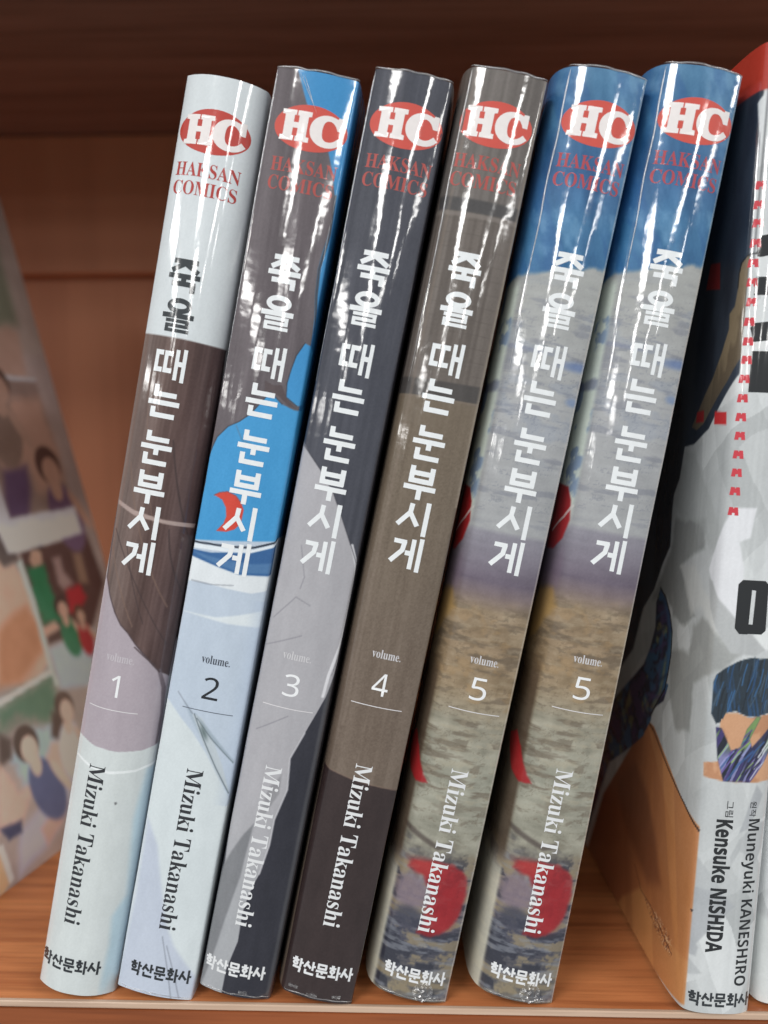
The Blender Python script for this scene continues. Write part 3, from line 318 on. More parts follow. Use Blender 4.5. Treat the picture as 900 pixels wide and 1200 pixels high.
def decal(name, pieces, sheet, mat, parent, off=.03, step=.5):
    """Pieces: list of (verts2d in mm, faces, extra offset). Laid on the curved sheet as one printed mesh."""
    bm = bmesh.new(); lay = bm.verts.layers.float.new('lift')
    for P, F, e in pieces:
        vs = [bm.verts.new((p[0], p[1], 0)) for p in P]
        for v in vs: v[lay] = e
        for f in F:
            try: bm.faces.new([vs[i] for i in f])
            except ValueError: pass
    xs = [v.co.x for v in bm.verts]; x = math.floor(min(xs)/step)*step+.0137
    while x < max(xs):
        bmesh.ops.bisect_plane(bm, geom=bm.verts[:]+bm.edges[:]+bm.faces[:], plane_co=(x, 0, 0), plane_no=(1, 0, 0), dist=1e-5); x += step
    ys = [v.co.y for v in bm.verts]; y = math.floor(min(ys)/2)*2+.0171
    while y < max(ys):
        bmesh.ops.bisect_plane(bm, geom=bm.verts[:]+bm.edges[:]+bm.faces[:], plane_co=(0, y, 0), plane_no=(0, 1, 0), dist=1e-5); y += 2
    bmesh.ops.triangulate(bm, faces=bm.faces[:])
    if not len(bm.verts): bm.free(); return None
    w = np.array([v.co.x for v in bm.verts]); v_ = np.array([v.co.y for v in bm.verts]); e = np.array([v[lay] for v in bm.verts])
    Q = sheet.at(w, v_, off+e)
    for v, q in zip(bm.verts, Q): v.co = q
    bm.normal_update()
    fl = [f for f in bm.faces if f.normal.y > 0]
    if fl: bmesh.ops.reverse_faces(bm, faces=fl)
    return from_bm(name, bm, mat, parent, smooth=True)
def stroke(a, b, w, butt=0):
    a = np.array(a, float); b = np.array(b, float); d = (b-a)/np.linalg.norm(b-a); n = np.array([-d[1], d[0]])*w/2
    return np.array([a-n, b-n, b+n, a+n]), [(0, 1, 2, 3)]
def ring(cx, cy, rx, ry, w, n=28):
    o = [(cx+math.cos(k*2*math.pi/n)*(rx+w/2), cy+math.sin(k*2*math.pi/n)*(ry+w/2)) for k in range(n)]
    i = [(cx+math.cos(k*2*math.pi/n)*(rx-w/2), cy+math.sin(k*2*math.pi/n)*(ry-w/2)) for k in range(n)]
    return np.array(o+i), [(k, (k+1) % n, n+(k+1) % n, n+k) for k in range(n)]
def ellipse(cx, cy, rx, ry, n=48, ang=0):
    ca, sa = math.cos(ang), math.sin(ang)
    P = [(math.cos(k*2*math.pi/n)*rx, math.sin(k*2*math.pi/n)*ry) for k in range(n)]
    return np.array([(cx+x*ca-y*sa, cy+x*sa+y*ca) for x, y in P]), [tuple(range(n))]
# Hangul built stroke by stroke in a 100 x 100 box: ('L', x1, y1, x2, y2) or ('O', cx, cy, rx, ry)
TITLE = {
 '죽': [('L', 12, 93, 88, 93), ('L', 53, 90, 8, 61), ('L', 47, 88, 92, 61), ('L', 0, 46, 100, 46), ('L', 50, 46, 50, 24), ('L', 14, 22, 88, 22), ('L', 81, 22, 81, -4)],
 '을': [('O', 50, 79, 31, 17), ('L', 0, 47, 100, 47), ('L', 14, 31, 88, 31, 11), ('L', 82, 31, 82, 16, 11), ('L', 88, 15.5, 14, 15.5, 11), ('L', 19.5, 16, 19.5, 0, 11), ('L', 14, 0, 90, 0, 11)],
 '때': [('L', 6, 90, 6, 22, 12), ('L', 0, 84, 26, 84), ('L', 0, 28, 27, 28), ('L', 36, 90, 36, 22, 12), ('L', 30, 84, 57, 84), ('L', 30, 28, 58, 28), ('L', 71, 100, 71, 0, 12), ('L', 71, 54, 94, 54), ('L', 94, 104, 94, -5, 12)],
 '는': [('L', 22, 102, 22, 66), ('L', 15, 72, 88, 72), ('L', 0, 45, 100, 45), ('L', 20, 30, 20, 0), ('L', 13, 4, 90, 4)],
 '눈': [('L', 22, 104, 22, 72), ('L', 15, 78, 88, 78), ('L', 0, 53, 100, 53), ('L', 52, 53, 52, 27), ('L', 20, 32, 20, -2), ('L', 13, 2, 90, 2)],
 '부': [('L', 19, 102, 19, 50), ('L', 81, 102, 81, 50), ('L', 19, 80, 81, 80), ('L', 12, 55, 88, 55), ('L', 0, 33, 100, 33), ('L', 50, 33, 50, -5)],
 '시': [('L', 40, 96, 38, 66, 15), ('L', 41, 70, 4, 20, 15), ('L', 36, 68, 66, 24, 15), ('L', 90, 106, 90, -6, 15)],
 '게': [('L', 6, 86, 46, 86, 15), ('L', 40, 88, 36, 55, 15), ('L', 38, 60, 4, 16, 15), ('L', 46, 52, 66, 52), ('L', 68, 100, 68, 0, 14), ('L', 92, 106, 92, -6, 14)],
}
_h_ = [('L', 20, 99, 46, 99, 11), ('L', 4, 83, 62, 83, 12), ('O', 33, 58, 16, 11, 12)]
LOGO = {
 '학': _h_+[('L', 78, 104, 78, 38, 13), ('L', 78, 72, 102, 72, 12), ('L', 14, 28, 84, 28, 13), ('L', 78, 28, 74, -8, 13)],
 '산': [('L', 36, 98, 4, 46, 14), ('L', 28, 74, 62, 48, 14), ('L', 78, 104, 78, 34, 13), ('L', 78, 68, 102, 68, 12), ('L', 18, 34, 18, 0, 13), ('L', 12, 5, 92, 5, 13)],
 '문': [('L', 18, 100, 18, 62, 13), ('L', 82, 100, 82, 62, 13), ('L', 12, 95, 88, 95, 12), ('L', 12, 65, 88, 65, 12), ('L', 0, 43, 100, 43, 13), ('L', 54, 43, 54, 22, 13), ('L', 20, 28, 20, -2, 13), ('L', 14, 3, 90, 3, 13)],
 '화': _h_+[('L', 33, 40, 33, 20, 12), ('L', 0, 18, 66, 18, 13), ('L', 80, 104, 80, -6, 13), ('L', 80, 52, 104, 52, 12)],
 '사': [('L', 34, 94, 4, 22, 14), ('L', 27, 62, 62, 24, 14), ('L', 80, 104, 80, -6, 13), ('L', 80, 52, 104, 52, 12)],
}
def glyph(table, ch, cx, cy, w, h, sw=14., base=0.):
    out = []
    for k, s in enumerate(table[ch]):
        e = base+.0035*k
        ww = (s[5]*(1.42 if table is LOGO else 1)) if len(s) > 5 else sw
        if s[0] == 'L':
            P, F = stroke(s[1:3], s[3:5], ww)
        else:
            P, F = ring(s[1], s[2], s[3], s[4], ww)
        P = np.stack([cx+(P[:, 0]-50)/100*w, cy+(P[:, 1]-50)/100*h], 1)
        out.append((P, F, e))
    return out

# ------------------------------------------------------------------ artwork of the six volumes
# heights (and a sideways shift) that fit each drawing's own measure to its jacket
DRAWN = [([0, 4.4, 13.85, 48.7, 61.25, 71.9, 93.5, 150.6, 178.6, 188], [0, 6.2, 15.2, 49.45, 61.5, 72.35, 93.5, 149.8, 177.5, 188], .8),
         ([0, 4.6, 15, 50.8, 63.8, 74.4, 95.9, 152.4, 178.9, 188], [0, 5.1, 15, 49.55, 62, 72.65, 93.8, 150.5, 177.6, 188], .38),
         ([0, 4.9, 15.05, 50.2, 63.2, 74, 95.1, 152.2, 179, 188], [0, 5.75, 15.5, 50, 62.5, 73.35, 94.3, 151.2, 178.2, 188], .16),
         ([0, 6.1, 16.7, 52.7, 65.6, 76.35, 97.5, 152.9, 179.2, 188], [0, 6.5, 16.5, 51, 63.3, 74, 94.85, 150.8, 178, 188], 0),
         ([0, 4, 13.7, 47.3, 59.75, 70.1, 91.5, 149.25, 177.9, 188], [0, 5.25, 15.2, 49.8, 62.15, 72.8, 94.15, 150.6, 178, 188], -.12)]
def drawn(i, W, V):
    old, new, du = DRAWN[i]
    return W-du*sstep(-1, .8, W), np.interp(V, new, old)
def lerp_by(v, stops):
    vs = [a for a, _ in stops]; cs = np.array([c for _, c in stops], float)
    return np.stack([np.interp(v, vs, cs[:, k]) for k in range(3)], 1)
def fold(pts):                                  # artwork of the left cover: (depth, height) -> sheet
    return [(-a, b) for a, b in pts]
def art1(W, V):
    c = Canvas(W, V, (214, 221, 224))
    hair = c.polymask(D['a_hair'], .18)
    st = fbm(W*.55-V*.015, V*.035, 3); st2 = noise(W*2.6-V*.05, V*.03, 9)
    col = lerp_by(W, [(0, (112, 96, 90)), (5, (98, 78, 72)), (10, (84, 62, 58)), (16, (66, 46, 46))])
    col = col+((st-.5)*46)[:, None]+((st2-.5)*16)[:, None]
    c.mix(hair, col)
    for k, (u0, v0, u1, v1, u2, v2) in enumerate([(1, 112, 5, 96, 13, 84), (0, 98, 6, 88, 14, 76), (9, 118, 12, 104, 16, 96), (2, 130, 4, 112, 8, 100), (11, 100, 12, 92, 16, 86), (3, 96, 6, 86, 9, 80), (0, 94, 3, 86, 7, 79)]):
        t = np.linspace(0, 1, 9)[:, None]; A, B, Cc = np.array([u0, v0]), np.array([u1, v1]), np.array([u2, v2])
        c.line((A*(1-t)**2+2*B*t*(1-t)+Cc*t*t).tolist(), .16 if k % 2 else .28, (52, 38, 38) if k % 3 else (120, 96, 84), .6)
    c.mix(c.polymask(D['a_band'], .12)*hair, (172, 152, 146))
    lil = c.polymask(D['a_lilac'], .12)*(1-hair)*(V < 92)
    c.mix(lil, (172, 162, 170))
    c.poly(D['a_strand'], (92, 80, 86), .15, .8)
    c.mix((V < 56)*(W > -60)*(1-lil)*(1-hair)*sstep(-1, 0, W+60), (206, 213, 213))
    c.mix(c.polymask(D['a_blue'], .7), (172, 200, 214), .8)
    c.poly(D['a_line'], (230, 235, 236), .12)
    c.poly(D['a_dot'], (90, 90, 92), .1, .8)
    edge = np.array(D['a_hair'][9:21]); c.line(edge.tolist(), .22, (58, 42, 44), .8)
    c.mix((W < -1)*(V > 138), (208, 213, 214)); c.mottle(5, .5, .1, 4)
    return c
def art2(W, V):
    c = Canvas(W, V, (96, 88, 92))
    st = fbm(W*.7+V*.02, V*.03, 13)
    c.c = c.c+((st-.5)*44)[:, None]
    BL = (58, 140, 196)
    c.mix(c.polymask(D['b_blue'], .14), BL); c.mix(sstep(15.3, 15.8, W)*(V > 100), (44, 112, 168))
    c.poly(D['b_hairline'], (60, 52, 54), .12, .8)
    c.poly(D['b_lobe'], (60, 146, 204), .14); c.poly(D['b_sea'], (62, 150, 206), .14)
    c.line(D['b_sea'][1:10], .16, (50, 44, 48), .7); c.line(D['b_lobe'][:6], .16, (50, 44, 48), .7)
    c.poly(D['b_tip'], (84, 72, 74), .12)
    c.mix(sstep(.6, .2, V-97.6-np.clip(W, -1, 18)*.17), (188, 201, 216))
    c.poly(D['b_outline'], (44, 52, 66), .1)
    c.poly([(-2, 97.1), (6.5, 97.7), (11.7, 98.3), (17.5, 100.9), (17.4, 100.0), (11.3, 97.6), (6.6, 96.9), (-2, 96.2)], (226, 234, 240), .12)
    c.poly(D['b_dark'], (48, 96, 150), .16); c.poly([(-.7, 95.6), (6, 95.2), (12, 95.4), (17, 96.5), (17, 94.2), (10, 93.2), (5, 94.0)], (86, 128, 172), .3, .7)
    c.poly(D['b_white'], (222, 228, 232), .2); c.poly(D['b_wedge'], (218, 226, 230), .3)
    c.poly(D['b_low'], (210, 219, 222), .3)
    c.poly(D['b_lav'], (190, 199, 214), .6)
    c.mix(sstep(12, 17, W)*(V > 44)*(V < 88), (176, 192, 214), .6)
    c.poly(D['b_stroke1'], (160, 176, 190), .4, .7); c.poly(D['b_blade'], (190, 200, 206), .25, .9); c.poly(D['b_stroke2'], (146, 162, 174), .25, .7)
    c.line([(5.8, 62.8), (8.2, 58.4), (12.0, 52), (15.4, 46.8)], .16, (70, 84, 92), .8); c.line([(6.5, 62), (10, 58.3), (15.2, 53.6)], .14, (80, 92, 98), .7)
    c.ell(8.4, 59.2, .45, 1.5, (74, 92, 92), .4, .7, .5)
    c.poly(D['b_moon'], (206, 66, 48), .12); c.line(D['b_moon'][:5], .14, (110, 50, 46), .5)
    for l in D['b_lines'][:5]: c.line(l, .22, (96, 100, 112), .38)
    c.mix(sstep(-.6, -1.2, W), (150, 152, 160), .5)
    c.mottle(4, .4, .08, 6)
    return c
def art3(W, V):
    c = Canvas(W, V, (66, 68, 78))
    st = fbm(W*1.1, V*.02, 23); c.c = c.c+((st-.5)*26)[:, None]
    c.mix(sstep(75, 60, V), (38, 38, 48), .9)
    c.mix(sstep(13.6, 14.2, W)*(V < 70), (76, 76, 80), .8)
    g = c.polymask(D['c_grey'], .12)
    c.mix(g, (172, 171, 176)); c.mix(g*sstep(50, 10, V), (160, 164, 168), .7)
    e = [p for p in D['c_grey'][6:12]]
    c.line([(13.2, 98.3), (14.8, 94.6), (15.4, 91.2), (15.3, 84.7), (14.9, 78.1), (13.7, 71.3), (13.4, 66.8)], .55, (226, 226, 230), .9)
    c.line([(-.2, 116.2), (4.8, 111.4), (7.5, 108.2), (10.2, 103.5), (13, 98.3), (14.9, 94.6), (15.7, 91.2)], .14, (52, 52, 60), .8)
    c.poly(D['c_sh1'], (120, 122, 126), .3, .9); c.poly(D['c_sh2'], (138, 138, 142), .3, .8)
    c.line([(11.3, 58.6), (9.4, 52.7), (10.1, 45.9), (8.7, 39.2), (8.7, 33.5), (7.8, 26.9)], .3, (210, 210, 214), .6)
    for l in D['c_lines'][:4]: c.line(l, .22, (108, 108, 116), .36)
    c.mix(sstep(-.8, -1.5, W)*(V < 118), (150, 150, 156), .6)
    c.mix(sstep(15.0, 15.8, W), (56, 56, 66), .6); c.mottle(5, .6, .12, 8)
    return c
def art4(W, V):
    c = Canvas(W, V, (110, 96, 84))
    c.mix(sstep(-1, 1, V-128), (100, 92, 86)); c.mix(sstep(-.4, .4, V-165.4), (104, 98, 94))
    c.mix(sstep(60, 128, V)*(V < 128), (112, 100, 84), .8)
    st = noise(W*1.7, V*.02, 33); c.c = c.c+((st-.5)*(10+18*sstep(125, 135, V)))[:, None]
    c.poly(D['d_band1'], (70, 68, 68), .3); c.poly([(-3, 162.9), (16, 163.2), (16, 162.4), (-3, 162.1)], (126, 118, 112), .2, .7)
    c.poly(D['d_band2'], (70, 66, 64), .25); c.line([(-3, 127.6), (15, 128.4)], .3, (128, 114, 98), .6)
    for k in range(12):
        y = 133+k*2.6; c.line([(-3, y), (15, y+.5)], .12, (84, 76, 70), .35)
    c.poly(D['d_dark'], (50, 37, 36), .15); c.line([(-2, 50.3), (5, 49.2), (14.5, 48.3), (17, 48.5)], .25, (134, 112, 98), .5)
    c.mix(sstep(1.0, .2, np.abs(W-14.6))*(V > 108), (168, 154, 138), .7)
    c.mix(sstep(.5, .1, np.abs(W-.9))*(V > 60), (134, 120, 108), .35)
    n = (_h(np.floor(W*3.5), np.floor(V*3.5), 5)-.5)*9*sstep(128, 120, V)*sstep(48, 52, V); c.c = c.c+n[:, None]
    c.mottle(6, .5, .1, 18)
    return c
def art5(W, V):
    c = Canvas(W, V, (158, 161, 163))
    x = np.clip(W, -30, 40)
    edge = 147.3+x*.28+(fbm(W*.5, V*.2, 41)-.5)*1.6
    sky = sstep(-.6, .8, V-edge)
    n = fbm(W*.35+V*.06, V*.11, 43)
    blue = lerp_by(V, [(147, (50, 102, 146)), (158, (60, 114, 156)), (168, (46, 90, 136)), (178, (64, 114, 154)), (188, (82, 130, 166))])
    c.c = lerp_by(V, [(0, (120, 114, 106)), (8, (104, 98, 98)), (14, (112, 106, 108)), (22, (128, 120, 112)), (30, (144, 142, 128)), (45, (154, 154, 140)), (57, (150, 146, 130)), (64, (144, 126, 100)), (72, (140, 120, 94)), (80, (146, 128, 104)), (83.5, (120, 106, 108)), (86, (104, 94, 108)), (90, (122, 116, 128)), (95.5, (138, 136, 146)), (96.5, (160, 162, 164)), (120, (164, 166, 168)), (147, (166, 168, 166))])
    p = fbm(W*.45, V*.38, 45); q = fbm(W*.22, V*1.0, 47)
    low = sstep(84, 78, V)
    c.c = c.c+((p-.5)*(12+26*low))[:, None]*np.array([1, .97, .92])+((q-.5)*(14+18*low))[:, None]
    dk = sstep(.56, .70, fbm(W*.16, V*.75, 49))                     # brush dashes
    c.mix(dk*sstep(150, 140, V)*sstep(96, 100, V), (112, 116, 130), .42)
    c.mix(dk*low*sstep(34, 44, V), (96, 84, 70), .55)
    ck = np.abs(fbm(W*.20+1.5*(p-.5), V*.62+1.2*(q-.5), 67)-.5)
    c.mix((1-sstep(.004, .022, ck))*low*sstep(30, 36, V), (92, 78, 62), .28)
    c.mix(sstep(.5, .75, fbm(W*.5, V*1.4, 69))*low*sstep(36, 42, V), (172, 160, 136), .3)
    ds = sstep(.60, .70, fbm(W*.30, V*.9+2*p, 171)); c.mix(ds*low*sstep(30, 36, V), (96, 84, 70), .42)
    c.mix(sstep(.60, .72, fbm(W*.28+3, V*.42, 173))*low*sstep(56, 62, V), (160, 130, 90), .35)
    c.mix((1-sstep(.003, .016, ck))*(1-low)*sstep(98, 101, V)*sstep(148, 142, V), (120, 124, 134), .45)
    bl = sstep(.60, .72, fbm(W*.14+5, V*.3, 51)); c.mix(bl*sstep(150, 142, V)*sstep(108, 114, V), (116, 132, 160), .2)
    c.ell(13.4, 131.2, 3.4, .9, (92, 118, 170), .7, .7, .05); c.ell(13.6, 124.2, 1.3, .8, (104, 130, 176), .5, .6)
    c.ell(1.2, 133.0, 4.6, .4, (120, 126, 150), .4, .6, -.05)
    # dark painted ground at the foot
    gnd = sstep(33, 26, V+(p-.5)*7)
    c.mix(gnd, lerp_by(V, [(0, (104, 100, 94)), (7, (74, 74, 82)), (12, (66, 68, 84)), (18, (122, 112, 116)), (25, (120, 112, 108)), (31, (112, 100, 86))]), .9)
    gg = fbm(W*.20+2*(p-.5), V*.62, 53); c.mix(gnd*sstep(.48, .66, gg), (146, 132, 104), .75); c.mix(gnd*sstep(.52, .34, gg), (42, 44, 56), .8)
    g2 = fbm(W*.28+7, V*1.1, 55); c.mix(gnd*sstep(.52, .74, g2), (134, 138, 146), .6)
    c.line([(-1, 33.6), (2, 32.4), (6, 31.0), (8, 31.8)], .8, (70, 60, 56), .7, .5)
    c.line([(.4, 27.5), (2.5, 26.6), (3, 24)], .8, (104, 84, 78), .6, .5)
    c.poly(D['e_red'], (156, 32, 38), .55, .93, .5, 61)
    rm = c.polymask(D['e_red'], .5, .5, 61); c.mix(rm*sstep(.45, .7, fbm(W*.5, V*.5, 73)), (120, 22, 30), .6); c.mix(rm*sstep(.6, .7, fbm(W*.4, V*1.0, 75)), (142, 96, 90), .35)
    c.ell(4.4, 26.6, 3.0, 1.5, (170, 56, 52), .9, .7); c.ell(10.6, 20, 2.4, 5.2, (150, 22, 32), 1.2, .6)
    c.ell(2.6, 20.8, 3.4, 3.6, (126, 112, 122), 1.2, .85); c.ell(3.2, 15.6, 3.0, 2.2, (60, 62, 76), .9, .8)
    # sky
    c.mix(sky, blue+((n-.5)*60)[:, None])
    sw = sstep(.50, .62, fbm(W*.22+V*.10, V*.05-W*.05, 57)); c.mix(sky*sw, (40, 90, 146), .45)
    c.mix(sky*sstep(.5, .8, fbm(W*.35+V*.1, V*.22, 59)), (112, 156, 192), .6)
    c.mix(sky*sstep(-1.5, -4, W), (38, 92, 154), .45)
    # the part of the front cover beside the spine
    sd = sstep(-.6, -1.6, W)
    c.mix(sd*sstep(147, 144, V)*sstep(94, 99, V), (206, 217, 206), .88)
    b = sstep(.55, .66, fbm(W*.3, V*.22, 63)); c.mix(sd*b*sstep(147, 144, V)*sstep(98, 103, V), (104, 128, 168), .7)
    c.mix(sd*(1-sstep(.5, 1.4, np.abs(V-124.7+(p-.5)*2)))*(W < -1), (110, 116, 140), .7)
    m_ = lambda pts: [(-(a+6)*.62, b_) for a, b_ in pts]
    c.poly([(-1.3, 97), (-1.9, 101), (-3.4, 103.6), (-9, 104), (-9, 90), (-4.6, 90.4), (-2.2, 93)], (158, 28, 34), .35); c.line([(-1.2, 100), (-3, 97.4), (-7, 94)], .5, (210, 206, 202), .8)
    c.mix(sd*sstep(93, 88, V)*sstep(82, 84, V), (128, 112, 128), .5)
    c.poly(m_(E5['ochre']), (168, 136, 84), .8, .9, .6, 65)
    c.mix(sd*sstep(72, 62, V)*sstep(20, 30, V), (70, 54, 42), .75)
    c.poly([(-9, 50), (-5, 52), (-2.2, 49.5), (-.8, 46), (1.3, 43.2), (-1.2, 42.6), (-4, 44), (-7, 47)], (160, 28, 34), .3, .95, .3, 77)
    c.mix(sd*sstep(30, 20, V+(p-.5)*5), (214, 210, 192), .9)
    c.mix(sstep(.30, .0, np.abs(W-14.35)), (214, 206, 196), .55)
    return c
ARTS = [art1, art2, art3, art4, art5]

# ------------------------------------------------------------------ one volume of the series
V4 = dict(badge=178.04, juk=150.83, ge=94.85, vol=74.0, num=67.9, rule=63.3, a0=51.0, a1=16.4, pub=6.5)
VERT = [dict(badge=177.5, juk=149.8, ge=93.5, vol=72.35, num=66.5, rule=61.5, a0=49.45, a1=15.2, pub=6.2),
        dict(badge=177.6, juk=150.5, ge=93.8, vol=72.65, num=66.8, rule=62.0, a0=49.55, a1=14.9, pub=5.1),
        dict(badge=178.2, juk=151.2, ge=94.3, vol=73.35, num=67.3, rule=62.5, a0=50.0, a1=15.5, pub=5.75),
        V4,
        dict(badge=178.0, juk=150.6, ge=94.15, vol=72.8, num=66.95, rule=62.15, a0=49.85, a1=15.1, pub=5.25)]
UC = [6.65, 8.47, 7.08, 6.32, 7.1]; UN = [6.5, 8.63, 7.0, 6.7, 7.25]; UB = [7.6, 8.5, 7.95, 6.45, 7.2]; UP = [6.4, 8.55, 6.65, 6.85, 6.7]; UA = [5.55, 8.43, 6.72, 6.84, 7.05]
WHITE = (234, 238, 240)
TCOL = [WHITE, WHITE, WHITE, WHITE, WHITE]
def volume(i, label, loc, lean, yaw, t, sag, bl, br, group, film=True, expo=2.0):
    root = thing('comic_book', label, 'book', loc, (0, lean, yaw), group)
    sh = Sheet(t, 188., sag, bl, br, seed=11*i+3, hl=3.0 if i > 2 else 4.2, und=.02 if not film else .07, expo=expo)
    mat = print_mat('jacket_print', None, *((1.0, .016, .085) if film else (1.0, .006, .05)))
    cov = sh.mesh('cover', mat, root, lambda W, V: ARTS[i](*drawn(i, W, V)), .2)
    bm = bmesh.new(); box(bm, (-t-bl*.30)*MM, (br*.30)*MM, 3.0*MM, 125*MM, .8*MM, 187.2*MM, .0003); from_bm('page_block', bm, M_PAGE, root)
    vt = VERT[i]; a = sorted(vt, key=lambda k: V4[k]); xs = [V4[k] for k in a]; ys = [vt[k] for k in a]
    vm = lambda y: float(np.interp(y, xs, ys)) if xs[0] <= y <= xs[-1] else y-xs[-1]+ys[-1] if y > xs[-1] else y-xs[0]+ys[0]
    uc, ub, up_, ua = UC[i], UB[i], UP[i], UA[i]
    red = (190, 66, 56) if i == 0 else (206, 82, 70)
    by = vm(178.04); un = UN[i]
    bd = decal('logo_badge', [(*ellipse(ub, by, 7.05, 4.25, 56), 0)], sh, ink(red, film), root, .02)
    pcs = []
    for ch, x0, x1, y0, y1 in (('H', ub-5.75, ub-.05, by-2.7, by+2.95), ('C', ub-.1, ub+6.3, by-3.0, by+2.95)):
        P, F = text_tris(serif(ch), 1, .05); pcs.append((fit_box(P, x0, x1, y0, y1), F, 0))
    decal('badge_lettering', pcs, sh, ink((238, 232, 230), film), bd, .045)
    rt_ = (176, 60, 54) if i == 0 else (176, 80, 74) if i < 4 else (172, 70, 80)
    pcs = []
    for tx, yc, x0, x1 in (('HAKSAN', vm(170.75), ub-6.4, ub+6.35), ('COMICS', vm(167.25), ub-6.4, ub+6.2)):
        P, F = text_tris(serif(tx), 1, 0); pcs.append((fit_box(P, x0, x1, yc-1.35, yc+1.35), F, 0))
    decal('imprint_lettering', pcs, sh, ink(rt_, film), root)
    pcs = []; dark = []
    for k, (ch, yc) in enumerate([('죽', 150.83), ('을', 143.1), ('때', 133.5), ('는', 126.1), ('눈', 116.85), ('부', 109.0), ('시', 102.05), ('게', 94.85)]):
        hh = 6.1 if ch not in '때시게' else 6.0
        g = glyph(TITLE, ch, uc, vm(yc), 6.3, hh, 16.)
        (dark if i == 0 and k < 2 else pcs).extend(g)
    decal('title_lettering', pcs, sh, ink(TCOL[i], film), root)
    if dark: decal('title_lettering', dark, sh, ink((48, 54, 58), film), root)
    sm = (196, 190, 196) if i == 0 else (66, 72, 84) if i == 1 else (204, 203, 206)
    P, F = text_tris(serif('volume.'), 1, 0); decal('volume_lettering', [(fit_box(P, un-2.9, un+2.9, vm(74.0)-.85, vm(74.0)+.9), F, 0)], sh, ink(sm, film), root)
    nm = (30, 34, 40) if i == 1 else (236, 238, 240)
    w_ = 1.15 if i == 0 else 1.62
    P, F = text_tris(sansdigit(str(i+1)), 1, 0); decal('volume_number', [(fit_box(P, un-w_ + (.2 if i == 0 else 0), un+w_-(.4 if i == 0 else 0), vm(67.9)-2.3, vm(67.9)+2.3), F, 0)], sh, ink(nm, film), root)
    yr = vm(63.3); decal('rule_line', [(*stroke((un-5.1, yr), (un+5.25, yr), .16), 0)], sh, ink((96, 104, 116) if i == 1 else (222, 220, 222), film), root)
    P, F = text_tris(serif('Mizuki Takanashi'), 1, 0); P = rot_cw(P)
    decal('author_lettering', [(fit_box(P, ua-1.75, ua+1.75, vm(16.2), vm(51.1)), F, 0)], sh, ink((44, 46, 50) if i < 2 else (224, 226, 228), film), root)
    pcs = []
    for k, ch in enumerate('학산문화사'):
        pcs += glyph(LOGO, ch, up_-5.2+k*2.6, vm(6.5), 2.42, 2.75, 15)
    decal('publisher_lettering', pcs, sh, ink((40, 44, 48) if i < 2 else (226, 228, 230), film), root)
    if film: film_bits(root, sh, i)
    return root
def film_bits(root, sh, i):
    """Welded edges of the clear wrap: a thin ridge along the left fold and the rims, crumpled tabs at the foot."""
    rng = np.random.RandomState(70+i)
    def ridge(path, r, name, taper=8):
        bm = bmesh.new(); prev = None; n = 5
        for k in range(len(path)):
            p = path[k]; d = path[min(k+1, len(path)-1)]-path[max(k-1, 0)]; d = d/np.linalg.norm(d)
            a = np.cross(d, [.3, -1, .2]); a /= np.linalg.norm(a); b = np.cross(d, a)
            rr = r*min(1, (len(path)-1-k)/8+.1, k/taper+.1); rg = [bm.verts.new(p+rr*(math.cos(q*2*math.pi/n)*a+math.sin(q*2*math.pi/n)*b)) for q in range(n)]
            if prev:
                for q in range(n): bm.faces.new((prev[q], prev[(q+1) % n], rg[(q+1) % n], rg[q]))
            prev = rg
        from_bm(name, bm, M_SEAM, root, True)
    t = sh.t
    w = np.linspace(-.6, t+.5, 60); hz = 188+.15+(.35*noise(w*.5, w*0, 90+i)-.15)
    P = sh.at(w, np.full(60, 187.9), .05); P[:, 2] = hz*MM; ridge(P, .00016, 'film_seam')
    v = np.linspace(128, 187.6, 160); P = sh.at(.05+.3*(noise(v*.12, v*0, 95+i)-.5)+v*0, v, .06); ridge(P, .00017, 'film_seam', 110)
    w = np.linspace(0, t, 60); P = sh.at(w, np.full(60, .35), .05); P[:, 2] += .00025*noise(w*.9, w*0, 99+i); ridge(P, .00010, 'film_seam')
    if i == 1:
        for a0, a1 in (((4.6, 187.6), (9.2, 180.6)), ((5.6, 187.2), (8.2, 182.2))):
            tt = np.linspace(0, 1, 30); P = sh.at(a0[0]+(a1[0]-a0[0])*tt, a0[1]+(a1[1]-a0[1])*tt, .06); ridge(P, .00006, 'film_fold')
    spots = {1: [], 2: [(.62, 1.4, .9)], 3: [(.12, 2.0, 1.0), (.40, 1.2, 1.1), (.75, 1.6, .9)], 4: [(.62, 2.4, 2.1), (.8, 1.2, 1.0)]}.get(i, [])
    for u, v0, r in spots:
        bm = bmesh.new(); nx, ny = 11, 7 if r < 2 else 11; gr = []
        for b in range(ny):
            row = []
            for a in range(nx):
                fx = (a/(nx-1)-.5)*2; fy = (b/(ny-1)-.5)*2
                if r > 2: fx, fy = fx*math.sqrt(1-fy*fy/2), fy*math.sqrt(1-fx*fx/2)
                ry = r if r > 2 else .32
                q = sh.at(np.array([u*t+fx*r]), np.array([v0-.2+fy*ry]), .06+.45*rng.rand())[0]
                row.append(bm.verts.new(q))
            gr.append(row)
        for b in range(ny-1):
            for a in range(nx-1): bm.faces.new((gr[b][a], gr[b][a+1], gr[b+1][a+1], gr[b+1][a]))
        from_bm('film_tab', bm, M_FILM, root)
def copy_tree(o, parent=None):
    c = o.copy(); COL.objects.link(c); c.parent = parent
    for ch in list(o.children): copy_tree(ch, c)
    return c
SER = 'volumes of one comic series leaning in a row'
